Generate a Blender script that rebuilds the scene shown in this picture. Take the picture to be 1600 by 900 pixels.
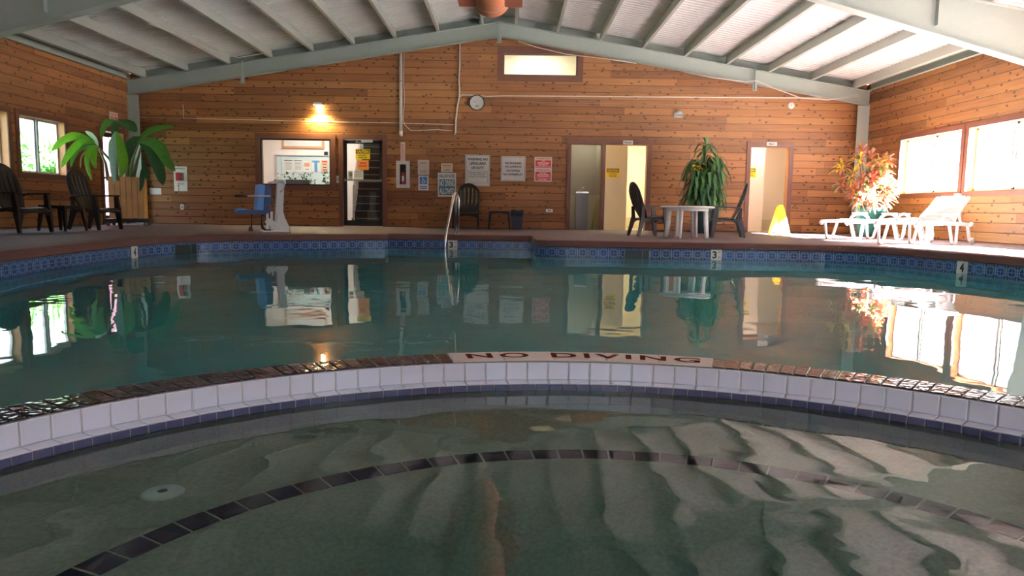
import bpy, bmesh, math, random
from mathutils import Vector, Matrix
from mathutils.geometry import tessellate_polygon
for o in list(bpy.data.objects): bpy.data.objects.remove(o)
S = bpy.context.scene
COL = S.collection
R = math.radians

# ------------------------------------------------------------------ camera, sky, sun, exposure
WALL_FAR, WALL_LEFT, WALL_RIGHT, WALL_BACK, MID = 17.56, -8.9, 8.25, -4.0, -0.33
cam = bpy.data.cameras.new('camera'); cam.sensor_width = 36.0; cam.lens = 36 * 1150.24 / 1600
cam_o = bpy.data.objects.new('camera', cam); COL.objects.link(cam_o)
cr = Vector((0.999896, -0.000846, 0.014363)); cf = Vector((0.002362, 0.994376, -0.105878)); cu = Vector((-0.014193, 0.105901, 0.994275))
cam_o.matrix_world = Matrix(((cr.x, cu.x, -cf.x, 0), (cr.y, cu.y, -cf.y, 0), (cr.z, cu.z, -cf.z, 0.4506), (0, 0, 0, 1)))
cam.clip_start = 0.02; cam.clip_end = 300
S.camera = cam_o

w = bpy.data.worlds.new('sky'); S.world = w; w.use_nodes = True
bg = w.node_tree.nodes['Background']; bg.inputs[0].default_value = (0.76, 0.88, 1.0, 1); bg.inputs[1].default_value = 2.7
sd = bpy.data.lights.new('sun', 'SUN'); sd.energy = 330; sd.angle = R(0.6); sd.color = (1.0, 0.97, 0.93)
sun = bpy.data.objects.new('sun', sd); COL.objects.link(sun)
sun.rotation_euler = Vector((-1.0, 0.38, -0.68)).to_track_quat('-Z', 'Y').to_euler()
sun.location = (14, -4, 9)

S.view_settings.view_transform = 'Standard'
try: S.view_settings.look = 'None'
except Exception: pass
S.view_settings.gamma = 1; S.view_settings.use_curve_mapping = False
S.view_settings.exposure = 1.15
cy = S.cycles
cy.max_bounces = 14; cy.diffuse_bounces = 6; cy.glossy_bounces = 6; cy.transmission_bounces = 8; cy.transparent_max_bounces = 12
cy.sample_clamp_indirect = 6; cy.caustics_reflective = True; cy.caustics_refractive = True; cy.blur_glossy = 0.6

# ------------------------------------------------------------------ helpers
def tag(o, label=None, cat=None, group=None, kind=None):
    if label: o['label'] = label
    if cat: o['category'] = cat
    if group: o['group'] = group
    if kind: o['kind'] = kind
    return o

def thing(name, label, cat, loc=(0, 0, 0), rz=0.0, group=None):
    o = bpy.data.objects.new(name, None); COL.objects.link(o); o.empty_display_size = 0.1
    o.location = loc; o.rotation_euler = (0, 0, rz)
    return tag(o, label, cat, group)

def copy_tree(o, parent=None):
    c = o.copy(); COL.objects.link(c)
    if parent is not None: c.parent = parent
    for ch in list(o.children): copy_tree(ch, c)
    return c

def place(src, loc, rz, label, group=None):
    c = copy_tree(src); c.location = loc; c.rotation_euler = (0, 0, rz); c['label'] = label
    if group: c['group'] = group
    return c

class G:
    def __init__(s): s.bm = bmesh.new()
    def face(s, pts, m=0, smooth=False):
        f = s.bm.faces.new([s.bm.verts.new(p) for p in pts]); f.material_index = m; f.smooth = smooth; return f
    def box(s, c, d, rot=None, m=0, top=1.0, topy=None):
        x, y, z = d[0] / 2, d[1] / 2, d[2] / 2; ty = top if topy is None else topy
        P = [(-x, -y, -z), (x, -y, -z), (x, y, -z), (-x, y, -z), (-x * top, -y * ty, z), (x * top, -y * ty, z), (x * top, y * ty, z), (-x * top, y * ty, z)]
        V = []
        for p in P:
            v = Vector(p)
            if rot is not None: v = rot @ v
            V.append(s.bm.verts.new(v + Vector(c)))
        for q in ((3, 2, 1, 0), (4, 5, 6, 7), (0, 1, 5, 4), (1, 2, 6, 5), (2, 3, 7, 6), (3, 0, 4, 7)):
            f = s.bm.faces.new([V[i] for i in q]); f.material_index = m
        return s
    def beam(s, a, b, wd, th, m=0, up=(0, 0, 1), wd2=None, th2=None):
        a, b = Vector(a), Vector(b); d = (b - a).normalized(); u = Vector(up)
        if abs(d.dot(u)) > 0.98: u = Vector((0, 1, 0))
        sx = d.cross(u).normalized(); uy = sx.cross(d).normalized()
        V = []
        for p, ww, tt in ((a, wd, th), (b, wd2 or wd, th2 or th)):
            for i, j in ((-1, -1), (1, -1), (1, 1), (-1, 1)): V.append(s.bm.verts.new(p + sx * i * ww / 2 + uy * j * tt / 2))
        for q in ((3, 2, 1, 0), (4, 5, 6, 7), (0, 1, 5, 4), (1, 2, 6, 5), (2, 3, 7, 6), (3, 0, 4, 7)):
            f = s.bm.faces.new([V[i] for i in q]); f.material_index = m
        return s
    def tube(s, pts, r, n=10, m=0, radii=None):
        P = [Vector(p) for p in pts]; rings = []; ref = None
        for i, p in enumerate(P):
            t = (P[min(i + 1, len(P) - 1)] - P[max(i - 1, 0)]).normalized()
            if ref is None: ref = Vector((0, 0, 1)) if abs(t.z) < 0.9 else Vector((1, 0, 0))
            a = t.cross(ref).normalized(); b = a.cross(t).normalized(); ref = b
            rr = radii[i] if radii else r
            rings.append([s.bm.verts.new(p + a * math.cos(2 * math.pi * k / n) * rr + b * math.sin(2 * math.pi * k / n) * rr) for k in range(n)])
        for A, B in zip(rings, rings[1:]):
            for k in range(n):
                f = s.bm.faces.new((A[k], A[(k + 1) % n], B[(k + 1) % n], B[k])); f.smooth = True; f.material_index = m
        for A in (rings[0][::-1], rings[-1]):
            f = s.bm.faces.new(A); f.material_index = m
        return s
    def lathe(s, prof, n=32, c=(0, 0, 0), m=0, smooth=True, a0=0.0, a1=2 * math.pi, rot=None):
        full = abs(a1 - a0 - 2 * math.pi) < 1e-6; k = n if full else n + 1
        rings = []
        for r, z in prof:
            ring = []
            for i in range(k):
                t = a0 + (a1 - a0) * i / n; v = Vector((r * math.cos(t), r * math.sin(t), z))
                if rot is not None: v = rot @ v
                ring.append(s.bm.verts.new(v + Vector(c)))
            rings.append(ring)
        for A, B in zip(rings, rings[1:]):
            for i in range(n):
                j = (i + 1) % k
                f = s.bm.faces.new((A[i], A[j], B[j], B[i])); f.smooth = smooth; f.material_index = m
        return s
    def prism(s, poly, fn, a, b, m=0):
        A = [s.bm.verts.new(fn(p, a)) for p in poly]; B = [s.bm.verts.new(fn(p, b)) for p in poly]; n = len(poly)
        for q in (A[::-1], B):
            f = s.bm.faces.new(q); f.material_index = m
        for i in range(n):
            f = s.bm.faces.new((A[i], A[(i + 1) % n], B[(i + 1) % n], B[i])); f.material_index = m
        return s
    def grid(s, rows, m=0, smooth=True, skip=None):
        V = [[s.bm.verts.new(p) for p in r] for r in rows]
        for i in range(len(V) - 1):
            for j in range(len(V[0]) - 1):
                if skip and skip(i, j): continue
                f = s.bm.faces.new((V[i][j], V[i][j + 1], V[i + 1][j + 1], V[i + 1][j])); f.smooth = smooth; f.material_index = m
        return s
    def leaf(s, pts, width, m=0, side=None, fold=0.25, wave=0.0, peak=0.45, seed=0):
        P = [Vector(p) for p in pts]; n = 9; rnd = random.Random(seed)
        def at(t):
            x = t * (len(P) - 1); i = min(int(x), len(P) - 2); u = x - i
            p0, p1, p2, p3 = P[max(i - 1, 0)], P[i], P[i + 1], P[min(i + 2, len(P) - 1)]
            return 0.5 * ((2 * p1) + (p2 - p0) * u + (2 * p0 - 5 * p1 + 4 * p2 - p3) * u * u + (3 * p1 - p0 - 3 * p2 + p3) * u ** 3)
        C = [at(i / n) for i in range(n + 1)]; rows = []
        for i, c in enumerate(C):
            t = i / n; tg = (C[min(i + 1, n)] - C[max(i - 1, 0)]).normalized()
            sd_ = (tg.cross(Vector((0, 1, 0))) + Vector((0, 0.35, 0))) if side == 'face' else (Vector(side) if side else tg.cross(Vector((0, 0, 1))))
            sd_ = sd_ - tg * sd_.dot(tg)
            if sd_.length < 0.05: sd_ = Vector((1, 0, 0))
            sd_.normalize(); nm = sd_.cross(tg).normalized()
            if t < peak: hw = math.sin(t / peak * math.pi / 2) ** 0.7
            else: hw = math.cos((t - peak) / (1 - peak) * math.pi / 2) ** 0.6
            hw = max(hw * width / 2, 0.0015)
            a = hw * (1 + rnd.uniform(-wave, wave)); b = hw * (1 + rnd.uniform(-wave, wave))
            rows.append([c - sd_ * a + nm * (fold * a + rnd.uniform(-wave, wave) * hw * .5), c, c + sd_ * b + nm * (fold * b + rnd.uniform(-wave, wave) * hw * .5)])
        return s.grid(rows, m)
    def build(s, name, mats, parent=None, loc=None, bevel=0.0, seg=2, solid=0.0, sub=0, weld=False, rz=None):
        if weld: bmesh.ops.remove_doubles(s.bm, verts=s.bm.verts, dist=1e-5)
        if bevel > 0:
            E_ = [e for e in s.bm.edges if len(e.link_faces) == 2 and e.calc_face_angle(0) > 0.6]
            if E_: bmesh.ops.bevel(s.bm, geom=E_, offset=bevel, segments=seg, affect='EDGES', profile=0.5)
            for f in s.bm.faces: f.smooth = True if seg > 1 and len(f.verts) == 4 and f.calc_area() < bevel * 0.0 else f.smooth
        me = bpy.data.meshes.new(name); s.bm.to_mesh(me); s.bm.free()
        for mt in (mats if isinstance(mats, (list, tuple)) else [mats]): me.materials.append(mt)
        o = bpy.data.objects.new(name, me); COL.objects.link(o)
        if parent is not None: o.parent = parent
        if loc is not None: o.location = loc
        if rz is not None: o.rotation_euler = (0, 0, rz)
        if solid: md = o.modifiers.new('solid', 'SOLIDIFY'); md.thickness = solid; md.offset = 0
        if sub: md = o.modifiers.new('sub', 'SUBSURF'); md.levels = sub; md.render_levels = sub
        return o

# ------------------------------------------------------------------ materials
class NT:
    def __init__(s, name):
        s.mat = bpy.data.materials.new(name); s.mat.use_nodes = True; s.t = s.mat.node_tree; s.p = s.t.nodes['Principled BSDF']; s.out = s.t.nodes['Material Output']
    def n(s, typ, **k):
        nd = s.t.nodes.new(typ)
        for a, b in k.items(): setattr(nd, a, b)
        return nd
    def l(s, a, b): s.t.links.new(a, b)
    def m(s, op, a, b=None, c=None, clamp=False):
        nd = s.t.nodes.new('ShaderNodeMath'); nd.operation = op; nd.use_clamp = clamp
        for i, v in enumerate((a, b, c)):
            if v is None: continue
            if isinstance(v, (int, float)): nd.inputs[i].default_value = v
            else: s.l(v, nd.inputs[i])
        return nd.outputs[0]
    def mix(s, f, a, b, typ='MIX'):
        nd = s.t.nodes.new('ShaderNodeMix'); nd.data_type = 'RGBA'; nd.blend_type = typ
        for i, v in ((0, f), (6, a), (7, b)):
            if isinstance(v, (int, float)): nd.inputs[i].default_value = v
            elif isinstance(v, tuple): nd.inputs[i].default_value = (*v, 1) if len(v) == 3 else v
            else: s.l(v, nd.inputs[i])
        return nd.outputs[2]
    def noise(s, vec, scale, detail=3, rough=0.55, dims='3D'):
        nd = s.n('ShaderNodeTexNoise'); nd.noise_dimensions = dims; nd.inputs['Scale'].default_value = scale; nd.inputs['Detail'].default_value = detail; nd.inputs['Roughness'].default_value = rough
        if vec is not None: s.l(vec, nd.inputs['Vector'])
        return nd.outputs['Fac']
    def pos(s): return s.n('ShaderNodeNewGeometry').outputs['Position']
    def obj(s): return s.n('ShaderNodeTexCoord').outputs['Object']
    def xyz(s, v):
        nd = s.n('ShaderNodeSeparateXYZ'); s.l(v, nd.inputs[0]); return nd.outputs
    def comb(s, x, y, z=0.0):
        nd = s.n('ShaderNodeCombineXYZ')
        for i, v in enumerate((x, y, z)):
            if isinstance(v, (int, float)): nd.inputs[i].default_value = v
            else: s.l(v, nd.inputs[i])
        return nd.outputs[0]
    def white(s, vec):
        nd = s.n('ShaderNodeTexWhiteNoise'); s.l(vec, nd.inputs['Vector']); return nd.outputs['Value']
    def bump(s, h, dist, strength=1.0):
        nd = s.n('ShaderNodeBump'); nd.inputs['Distance'].default_value = dist; nd.inputs['Strength'].default_value = strength; s.l(h, nd.inputs['Height']); return nd.outputs[0]

MATS = {}
def plain(name, col, rough=0.5, metal=0.0, spec=0.5, var=0.08, scale=8.0, emit=0.0, bump=0.0):
    if name in MATS: return MATS[name]
    t = NT(name); o = t.obj()
    f = t.noise(o, scale, 4)
    a = tuple(max(c * (1 - var), 0) for c in col); b = tuple(min(c * (1 + var), 1) for c in col)
    t.l(t.mix(f, a, b), t.p.inputs['Base Color'])
    t.p.inputs['Roughness'].default_value = rough; t.p.inputs['Metallic'].default_value = metal; t.p.inputs['Specular IOR Level'].default_value = spec
    if emit: t.p.inputs['Emission Color'].default_value = (*col, 1); t.p.inputs['Emission Strength'].default_value = emit
    if bump: t.l(t.bump(t.noise(o, scale * 6, 4), bump), t.p.inputs['Normal'])
    MATS[name] = t.mat; return t.mat

def plank_wall(name, along, dark=(0.085, 0.030, 0.012), light=(0.43, 0.20, 0.075)):
    t = NT(name); P = t.xyz(t.pos()); u = P[along]; v = P[2]
    rowf = t.m('DIVIDE', v, 0.168); row = t.m('FLOOR', rowf); fv = t.m('FRACT', rowf)
    r1 = t.white(t.comb(row, 3.7)); off = t.m('MULTIPLY', r1, 7.0)
    uu = t.m('ADD', t.m('DIVIDE', u, 3.1), off); cell = t.m('FLOOR', uu); fu = t.m('FRACT', uu)
    rid = t.white(t.comb(row, cell, 1.3)); rid2 = t.white(t.comb(cell, row, 9.1))
    gv = t.comb(t.m('ADD', t.m('MULTIPLY', u, 1.3), t.m('MULTIPLY', rid, 40)), t.m('MULTIPLY', v, 34.0), rid2)
    gr = t.noise(gv, 1.0, 5, 0.6)
    big = t.noise(t.comb(u, v, rid), 0.9, 2)
    # knots
    vo = t.n('ShaderNodeTexVoronoi'); vo.voronoi_dimensions = '2D'; vo.inputs['Scale'].default_value = 1.0
    t.l(t.comb(t.m('ADD', t.m('MULTIPLY', u, 4.2), t.m('MULTIPLY', rid, 9)), t.m('MULTIPLY', v, 6.5)), vo.inputs['Vector'])
    kn = t.m('SUBTRACT', 1.0, t.m('MULTIPLY', t.m('ADD', vo.outputs['Distance'], t.m('MULTIPLY', t.m('SUBTRACT', gr, 0.5), 0.10)), 5.5), clamp=True)
    keep = t.m('GREATER_THAN', t.white(vo.outputs['Position']), 0.35)
    kn = t.m('MULTIPLY', t.m('MULTIPLY', kn, keep), 1.5, clamp=True)
    fac = t.m('ADD', t.m('MULTIPLY', rid, 0.44), t.m('ADD', t.m('MULTIPLY', gr, 0.55), t.m('MULTIPLY', big, 0.35)))
    fac = t.m('MULTIPLY', t.m('SUBTRACT', fac, 0.33), 1.25, clamp=True)
    c = t.mix(fac, dark, light)
    c = t.mix(t.m('MULTIPLY', rid2, 0.35), c, (0.32, 0.118, 0.040))
    c = t.mix(kn, c, (0.055, 0.018, 0.008))
    gap = t.m('LESS_THAN', fv, 0.06); butt = t.m('LESS_THAN', fu, 0.0016)
    ln = t.m('MAXIMUM', gap, butt)
    c = t.mix(ln, c, (0.045, 0.016, 0.008))
    t.l(c, t.p.inputs['Base Color']); t.p.inputs['Roughness'].default_value = 0.55; t.p.inputs['Specular IOR Level'].default_value = 0.35
    prof = t.m('MINIMUM', t.m('MULTIPLY', fv, 12.0), 1.0, clamp=True)
    h = t.m('ADD', prof, t.m('MULTIPLY', gr, 0.15))
    t.l(t.bump(h, 0.006), t.p.inputs['Normal'])
    return t.mat

def water(name, tint, layers, absorb=None):
    t = NT(name); t.t.nodes.remove(t.p); P = t.pos(); tot = None
    for sx, sy, amp, det in layers:
        mp = t.n('ShaderNodeMapping'); mp.inputs['Scale'].default_value = (sx, sy, 1); t.l(P, mp.inputs['Vector'])
        h = t.m('MULTIPLY', t.noise(mp.outputs[0], 1.0, det, 0.45), amp); tot = h if tot is None else t.m('ADD', tot, h)
    bn = t.bump(tot, 1.0)
    fr = t.n('ShaderNodeFresnel'); fr.inputs['IOR'].default_value = 1.33; t.l(bn, fr.inputs['Normal'])
    rf = t.n('ShaderNodeBsdfRefraction'); rf.inputs['IOR'].default_value = 1.33; rf.inputs['Roughness'].default_value = 0; rf.inputs['Color'].default_value = (*tint, 1); t.l(bn, rf.inputs['Normal'])
    gl = t.n('ShaderNodeBsdfGlossy'); gl.inputs['Roughness'].default_value = 0.0; t.l(bn, gl.inputs['Normal'])
    mx = t.n('ShaderNodeMixShader'); t.l(fr.outputs[0], mx.inputs[0]); t.l(rf.outputs[0], mx.inputs[1]); t.l(gl.outputs[0], mx.inputs[2])
    t.l(mx.outputs[0], t.out.inputs['Surface'])
    if absorb:
        va = t.n('ShaderNodeVolumeAbsorption'); va.inputs['Density'].default_value = 1.0; va.inputs['Color'].default_value = (1 - absorb[0], 1 - absorb[1], 1 - absorb[2], 1); t.l(va.outputs[0], t.out.inputs['Volume'])
    return t.mat

def glass(name, gl_=0.06, tint=(1, 1, 1)):
    if name in MATS: return MATS[name]
    t = NT(name); t.t.nodes.remove(t.p)
    a = t.n('ShaderNodeBsdfTransparent'); a.inputs[0].default_value = (*tint, 1); b = t.n('ShaderNodeBsdfGlossy'); b.inputs['Roughness'].default_value = 0.0
    mx = t.n('ShaderNodeMixShader'); mx.inputs[0].default_value = gl_; t.l(a.outputs[0], mx.inputs[1]); t.l(b.outputs[0], mx.inputs[2]); t.l(mx.outputs[0], t.out.inputs['Surface'])
    MATS[name] = t.mat; return t.mat

def leafmat(name, col, tr=0.35, rough=0.4, vein=0.25):
    t = NT(name); o = t.obj(); f = t.noise(o, 14, 3)
    c = t.mix(f, tuple(x * (1 - vein) for x in col), tuple(min(1, x * (1 + vein)) for x in col)); t.l(c, t.p.inputs['Base Color']); t.p.inputs['Roughness'].default_value = rough
    tl = t.n('ShaderNodeBsdfTranslucent'); t.l(c, tl.inputs[0]); mx = t.n('ShaderNodeMixShader'); mx.inputs[0].default_value = tr
    t.l(t.p.outputs[0], mx.inputs[1]); t.l(tl.outputs[0], mx.inputs[2]); t.l(mx.outputs[0], t.out.inputs['Surface'])
    return t.mat

def deckmat(name, a, b, chips=True):
    t = NT(name); P = t.pos(); f = t.noise(P, 1.3, 5, 0.6); g = t.noise(P, 60, 3)
    c = t.mix(f, a, b); c = t.mix(t.m('MULTIPLY', g, 0.3), c, tuple(x * 0.6 for x in a))
    if chips:
        k = t.noise(P, 9, 6, 0.7); c = t.mix(t.m('GREATER_THAN', k, 0.69), c, (0.45, 0.38, 0.34))
    t.l(c, t.p.inputs['Base Color']); t.p.inputs['Roughness'].default_value = 0.62; t.p.inputs['Specular IOR Level'].default_value = 0.35
    t.l(t.bump(t.m('ADD', g, f), 0.004), t.p.inputs['Normal']); return t.mat

def tileband(name):
    t = NT(name); uv = t.xyz(t.n('ShaderNodeTexCoord').outputs['UV']); S_ = 0.15
    a = t.m('SUBTRACT', t.m('FRACT', t.m('DIVIDE', uv[0], S_)), 0.5); b = t.m('SUBTRACT', t.m('DIVIDE', uv[1], S_), 0.5)
    r = t.m('SQRT', t.m('ADD', t.m('MULTIPLY', a, a), t.m('MULTIPLY', b, b)))
    ring = t.m('LESS_THAN', t.m('ABSOLUTE', t.m('SUBTRACT', r, 0.34)), 0.04)
    aa, ab = t.m('ABSOLUTE', a), t.m('ABSOLUTE', b)
    cross = t.m('LESS_THAN', t.m('MINIMUM', aa, ab), 0.022)
    dia = t.m('LESS_THAN', t.m('ABSOLUTE', t.m('SUBTRACT', t.m('ADD', aa, ab), 0.62)), 0.035)
    gro = t.m('GREATER_THAN', t.m('MAXIMUM', aa, ab), 0.472)
    ln = t.m('MAXIMUM', t.m('MAXIMUM', ring, cross), dia)
    rnd = t.white(t.comb(t.m('FLOOR', t.m('DIVIDE', uv[0], S_)), 2.0)); nz = t.noise(t.pos(), 14, 3)
    base = t.mix(t.m('ADD', t.m('MULTIPLY', rnd, 0.5), t.m('MULTIPLY', nz, 0.5)), (0.008, 0.02, 0.08), (0.03, 0.09, 0.30))
    c = t.mix(t.m('MULTIPLY', ln, 0.75), base, (0.20, 0.30, 0.46)); c = t.mix(gro, c, (0.28, 0.34, 0.40))
    t.l(c, t.p.inputs['Base Color']); t.p.inputs['Roughness'].default_value = 0.18
    return t.mat

M_wood_far = plank_wall('cedar planks far', 0)
M_wood_side = plank_wall('cedar planks side', 1)
M_trimwood = plain('dark red brown trim wood', (0.12, 0.042, 0.027), 0.5, var=0.25, scale=5)
M_jamb = plain('raw wood jamb', (0.55, 0.27, 0.12), 0.5, var=0.2, scale=5)
M_steel = plain('grey green painted steel', (0.38, 0.45, 0.42), 0.45, var=0.06)
M_purlin = plain('pale grey painted steel', (0.45, 0.48, 0.45), 0.45, var=0.05)
M_roof = plain('white roof sheet', (0.78, 0.81, 0.80), 0.5, var=0.08, scale=1.5)
M_insul = plain('grey green rake closure', (0.28, 0.33, 0.31), 0.6, var=0.08)
M_deck = deckmat('mauve brown painted deck', (0.125, 0.085, 0.092), (0.175, 0.12, 0.125))
M_cope = deckmat('red brown coping paint', (0.115, 0.048, 0.042), (0.16, 0.075, 0.065))
M_band = tileband('blue patterned waterline tile')
M_pplaster = plain('teal pool plaster', (0.42, 0.66, 0.66), 0.7, var=0.12, scale=2)
M_white = plain('white enamel', (0.82, 0.82, 0.80), 0.4, var=0.04)
M_pvc = plain('white pipe plastic', (0.78, 0.74, 0.70), 0.4, var=0.05)
M_resinw = plain('white garden resin', (0.86, 0.86, 0.84), 0.35, var=0.03)
M_resinb = plain('dark brown garden resin', (0.017, 0.013, 0.012), 0.5, var=0.15, spec=0.25)
M_resing = plain('grey black garden resin', (0.05, 0.047, 0.055), 0.3, var=0.15)
M_black = plain('black paint', (0.012, 0.012, 0.013), 0.4, var=0.2)
M_ink = plain('black ink', (0.02, 0.02, 0.025), 0.6, var=0.1)
M_red = plain('red ink', (0.55, 0.02, 0.03), 0.5, var=0.08)
M_blueink = plain('blue ink', (0.02, 0.14, 0.42), 0.5, var=0.08)
M_tealink = plain('teal ink', (0.03, 0.14, 0.22), 0.5, var=0.08)
M_yellow = plain('warning yellow', (0.88, 0.66, 0.01), 0.45, var=0.05)
M_orange = plain('orange paper', (0.90, 0.33, 0.07), 0.7, var=0.05)
M_paper = plain('white paper', (0.78, 0.78, 0.76), 0.8, var=0.04)
M_signw = plain('sign white', (0.66, 0.62, 0.58), 0.4, var=0.04)
M_chrome = plain('brushed stainless', (0.72, 0.70, 0.68), 0.16, metal=1.0, var=0.03)
M_cream = plain('cream wall paint', (0.82, 0.76, 0.60), 0.7, var=0.03)
M_lobby = plain('pale pink wall paint', (0.86, 0.79, 0.75), 0.7, var=0.03)
M_glass = glass('clear window glass', 0.05)
M_text_w = plain('white lettering', (0.85, 0.85, 0.82), 0.5, var=0.02)
M_duct = plain('terracotta painted duct', (0.55, 0.19, 0.10), 0.42, var=0.12, scale=3)
M_ductbox = plain('brown painted duct box', (0.30, 0.10, 0.06), 0.5, var=0.1)
M_greypl = plain('grey plastic', (0.22, 0.23, 0.24), 0.4, var=0.08)

# ------------------------------------------------------------------ lettering
def text(parent, s, cx, cz, wd, ht, mat, y=-0.003, name='lettering', bold=0.035, flat=False, rot=None, loc=None):
    cu_ = bpy.data.curves.new(name, 'FONT'); cu_.body = s; cu_.size = 1; cu_.offset = bold; cu_.extrude = 0.0; cu_.resolution_u = 3
    tmp = bpy.data.objects.new('tmp', cu_); COL.objects.link(tmp)
    bpy.context.view_layer.update(); dg = bpy.context.evaluated_depsgraph_get()
    me = bpy.data.meshes.new_from_object(tmp.evaluated_get(dg)); bpy.data.objects.remove(tmp); bpy.data.curves.remove(cu_)
    xs = [v.co.x for v in me.vertices]; ys = [v.co.y for v in me.vertices]
    x0, x1, y0, y1 = min(xs), max(xs), min(ys), max(ys)
    sx = wd / (x1 - x0); sy = ht / (y1 - y0)
    for v in me.vertices: v.co = Vector(((v.co.x - (x0 + x1) / 2) * sx, 0, (v.co.y - (y0 + y1) / 2) * sy))
    me.materials.clear(); me.materials.append(mat); me.name = name
    o = bpy.data.objects.new(name, me); COL.objects.link(o); o.parent = parent
    o.location = loc if loc else (cx, y, cz)
    if rot: o.rotation_euler = rot
    return o

def sign(name, label, cat, x0, x1, z0, z1, mat, items=(), y=WALL_FAR, border=None, th=0.012, blocks=(), rnd=0.012, group=None, rz=0.0, loc=None):
    W, H = x1 - x0, z1 - z0
    g = G(); g.prism([(-W / 2, -H / 2), (W / 2, -H / 2), (W / 2, H / 2), (-W / 2, H / 2)], lambda p, t: Vector((p[0], t, p[1])), -th, 0)
    o = g.build(name, mat, loc=loc or ((x0 + x1) / 2, y - 0.002, (z0 + z1) / 2), bevel=0.003, seg=1)
    if rz: o.rotation_euler = (0, 0, rz)
    tag(o, label, cat, group)
    if border:
        b = G(); iw, ih, bt = W / 2 * 0.93, H / 2 * 0.94, max(0.006, W * 0.012)
        for c_, d_ in (((0, 0, ih), (2 * iw, 0.002, bt)), ((0, 0, -ih), (2 * iw, 0.002, bt)), ((iw, 0, 0), (bt, 0.002, 2 * ih)), ((-iw, 0, 0), (bt, 0.002, 2 * ih))):
            b.box((c_[0], -th - 0.001, c_[2]), d_)
        b.build('printed_border', border, o)
    for bx, bz, bw, bh, bm_ in blocks:
        b = G(); b.box((bx * W, -th - 0.0008, bz * H), (bw * W, 0.0016, bh * H)); b.build('colour_panel', bm_, o)
    for s_, bx, bz, bw, bh, bm_ in items:
        if s_ is None:      # a line of print too small to read
            b = G(); b.box((bx * W, -th - 0.0012, bz * H), (bw * W, 0.0012, bh * H)); b.build('printed_line', bm_, o); continue
        text(o, s_, bx * W, bz * H, bw * W, bh * H, bm_, y=-th - 0.0025)
    return o

# ------------------------------------------------------------------ building shell
def zt(x): return 4.70 - 0.1665 * abs(x - MID)
def st(o, name=None): o['kind'] = 'structure'; return o

def wall(name, mat, axis, plane, out, a0, a1, top, holes=(), th=0.25, breaks=()):
    A = sorted(set([a0, a1] + [v for h in holes for v in h[:2]] + list(breaks)))
    g = G(); P = (lambda a, z, d: Vector((a, plane + out * d, z))) if axis == 'x' else (lambda a, z, d: Vector((plane + out * d, a, z)))
    for i in range(len(A) - 1):
        l, r = A[i], A[i + 1]; hs = sorted([h for h in holes if h[0] <= l + 1e-6 and h[1] >= r - 1e-6], key=lambda h: h[2])
        z = 0.0 - 0.02
        segs = []
        for h in hs:
            if h[2] > z: segs.append((z, h[2], False))
            z = h[3]
        segs.append((z, None, True))
        for s0, s1, last in segs:
            tl, tr = (top(l), top(r)) if last else (s1, s1)
            for d in (0, th): g.face([P(l, s0, d), P(r, s0, d), P(r, tr, d), P(l, tl, d)])
    for h in holes:
        l, r, b, t_ = h[:4]
        for q in (((l, b), (l, t_)), ((r, b), (r, t_)), ((l, t_), (r, t_)), ((l, b), (r, b))):
            g.face([P(*q[0], 0), P(*q[1], 0), P(*q[1], th), P(*q[0], th)], m=1)
    return st(g.build(name, [mat, M_jamb], weld=True))

RW = [(13.71, 15.84), (11.36, 13.49), (8.45, 10.58), (6.10, 8.23), (3.0, 5.1)]
LW = [(13.51, 14.87), (11.84, 13.20)]
ZS, ZH = 0.90, 2.03
far_holes = [(-5.92, -4.27, 0.95, 2.03), (-3.98, -3.05, 0.0, 2.04), (1.39, 2.11, 0.0, 2.0), (2.20, 3.18, 0.0, 2.0), (5.62, 6.52, 0.0, 2.0), (-0.24, 1.49, 3.55, 4.06)]
wall('wall_far', M_wood_far, 'x', WALL_FAR, 1, WALL_LEFT, WALL_RIGHT, lambda x: zt(x) + 0.2, far_holes, 0.2, (MID,))
wall('wall_left', M_wood_side, 'y', WALL_LEFT, -1, WALL_BACK, WALL_FAR, lambda y: 3.45, [(a, b, 1.0, ZH) for a, b in LW] + [(16.22, 17.12, 0.0, 2.04)], 0.2)
wall('wall_right', M_wood_side, 'y', WALL_RIGHT, 1, WALL_BACK, WALL_FAR, lambda y: 3.45, [(a, b, ZS, ZH) for a, b in RW], 0.2)
wall('wall_back', M_wood_far, 'x', WALL_BACK, -1, WALL_LEFT, WALL_RIGHT, lambda x: zt(x) + 0.2, [(-0.6, 2.4, 0.8, 2.4), (4.6, 7.2, 0.8, 2.4)], 0.2, (MID,))

# roof sheets: ribs run up the slope
g = G(); per = 0.152; yy = WALL_BACK - 0.3; prof = []
while yy < WALL_FAR + 0.4:
    prof += [(yy, 0.0), (yy + 0.095, 0.0), (yy + 0.108, -0.018), (yy + 0.139, -0.018)]; yy += per
for sx in (-1, 1):
    xe = (WALL_LEFT - 0.5) if sx < 0 else (WALL_RIGHT + 0.5)
    rows = [[Vector((x, y, zt(x) + 0.212 + dz)) for y, dz in prof] for x in ((MID, xe) if sx < 0 else (xe, MID))]
    g.grid(rows, smooth=False)
ceil = st(g.build('ceiling', M_roof))

def cstrip(g, poly, y0, y1, th, m=0):          # flat plate following an (x, z) line
    for (xa, za), (xb, zb) in zip(poly, poly[1:]):
        g.beam((xa, (y0 + y1) / 2, za), (xb, (y0 + y1) / 2, zb), y1 - y0, th, m)

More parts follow.
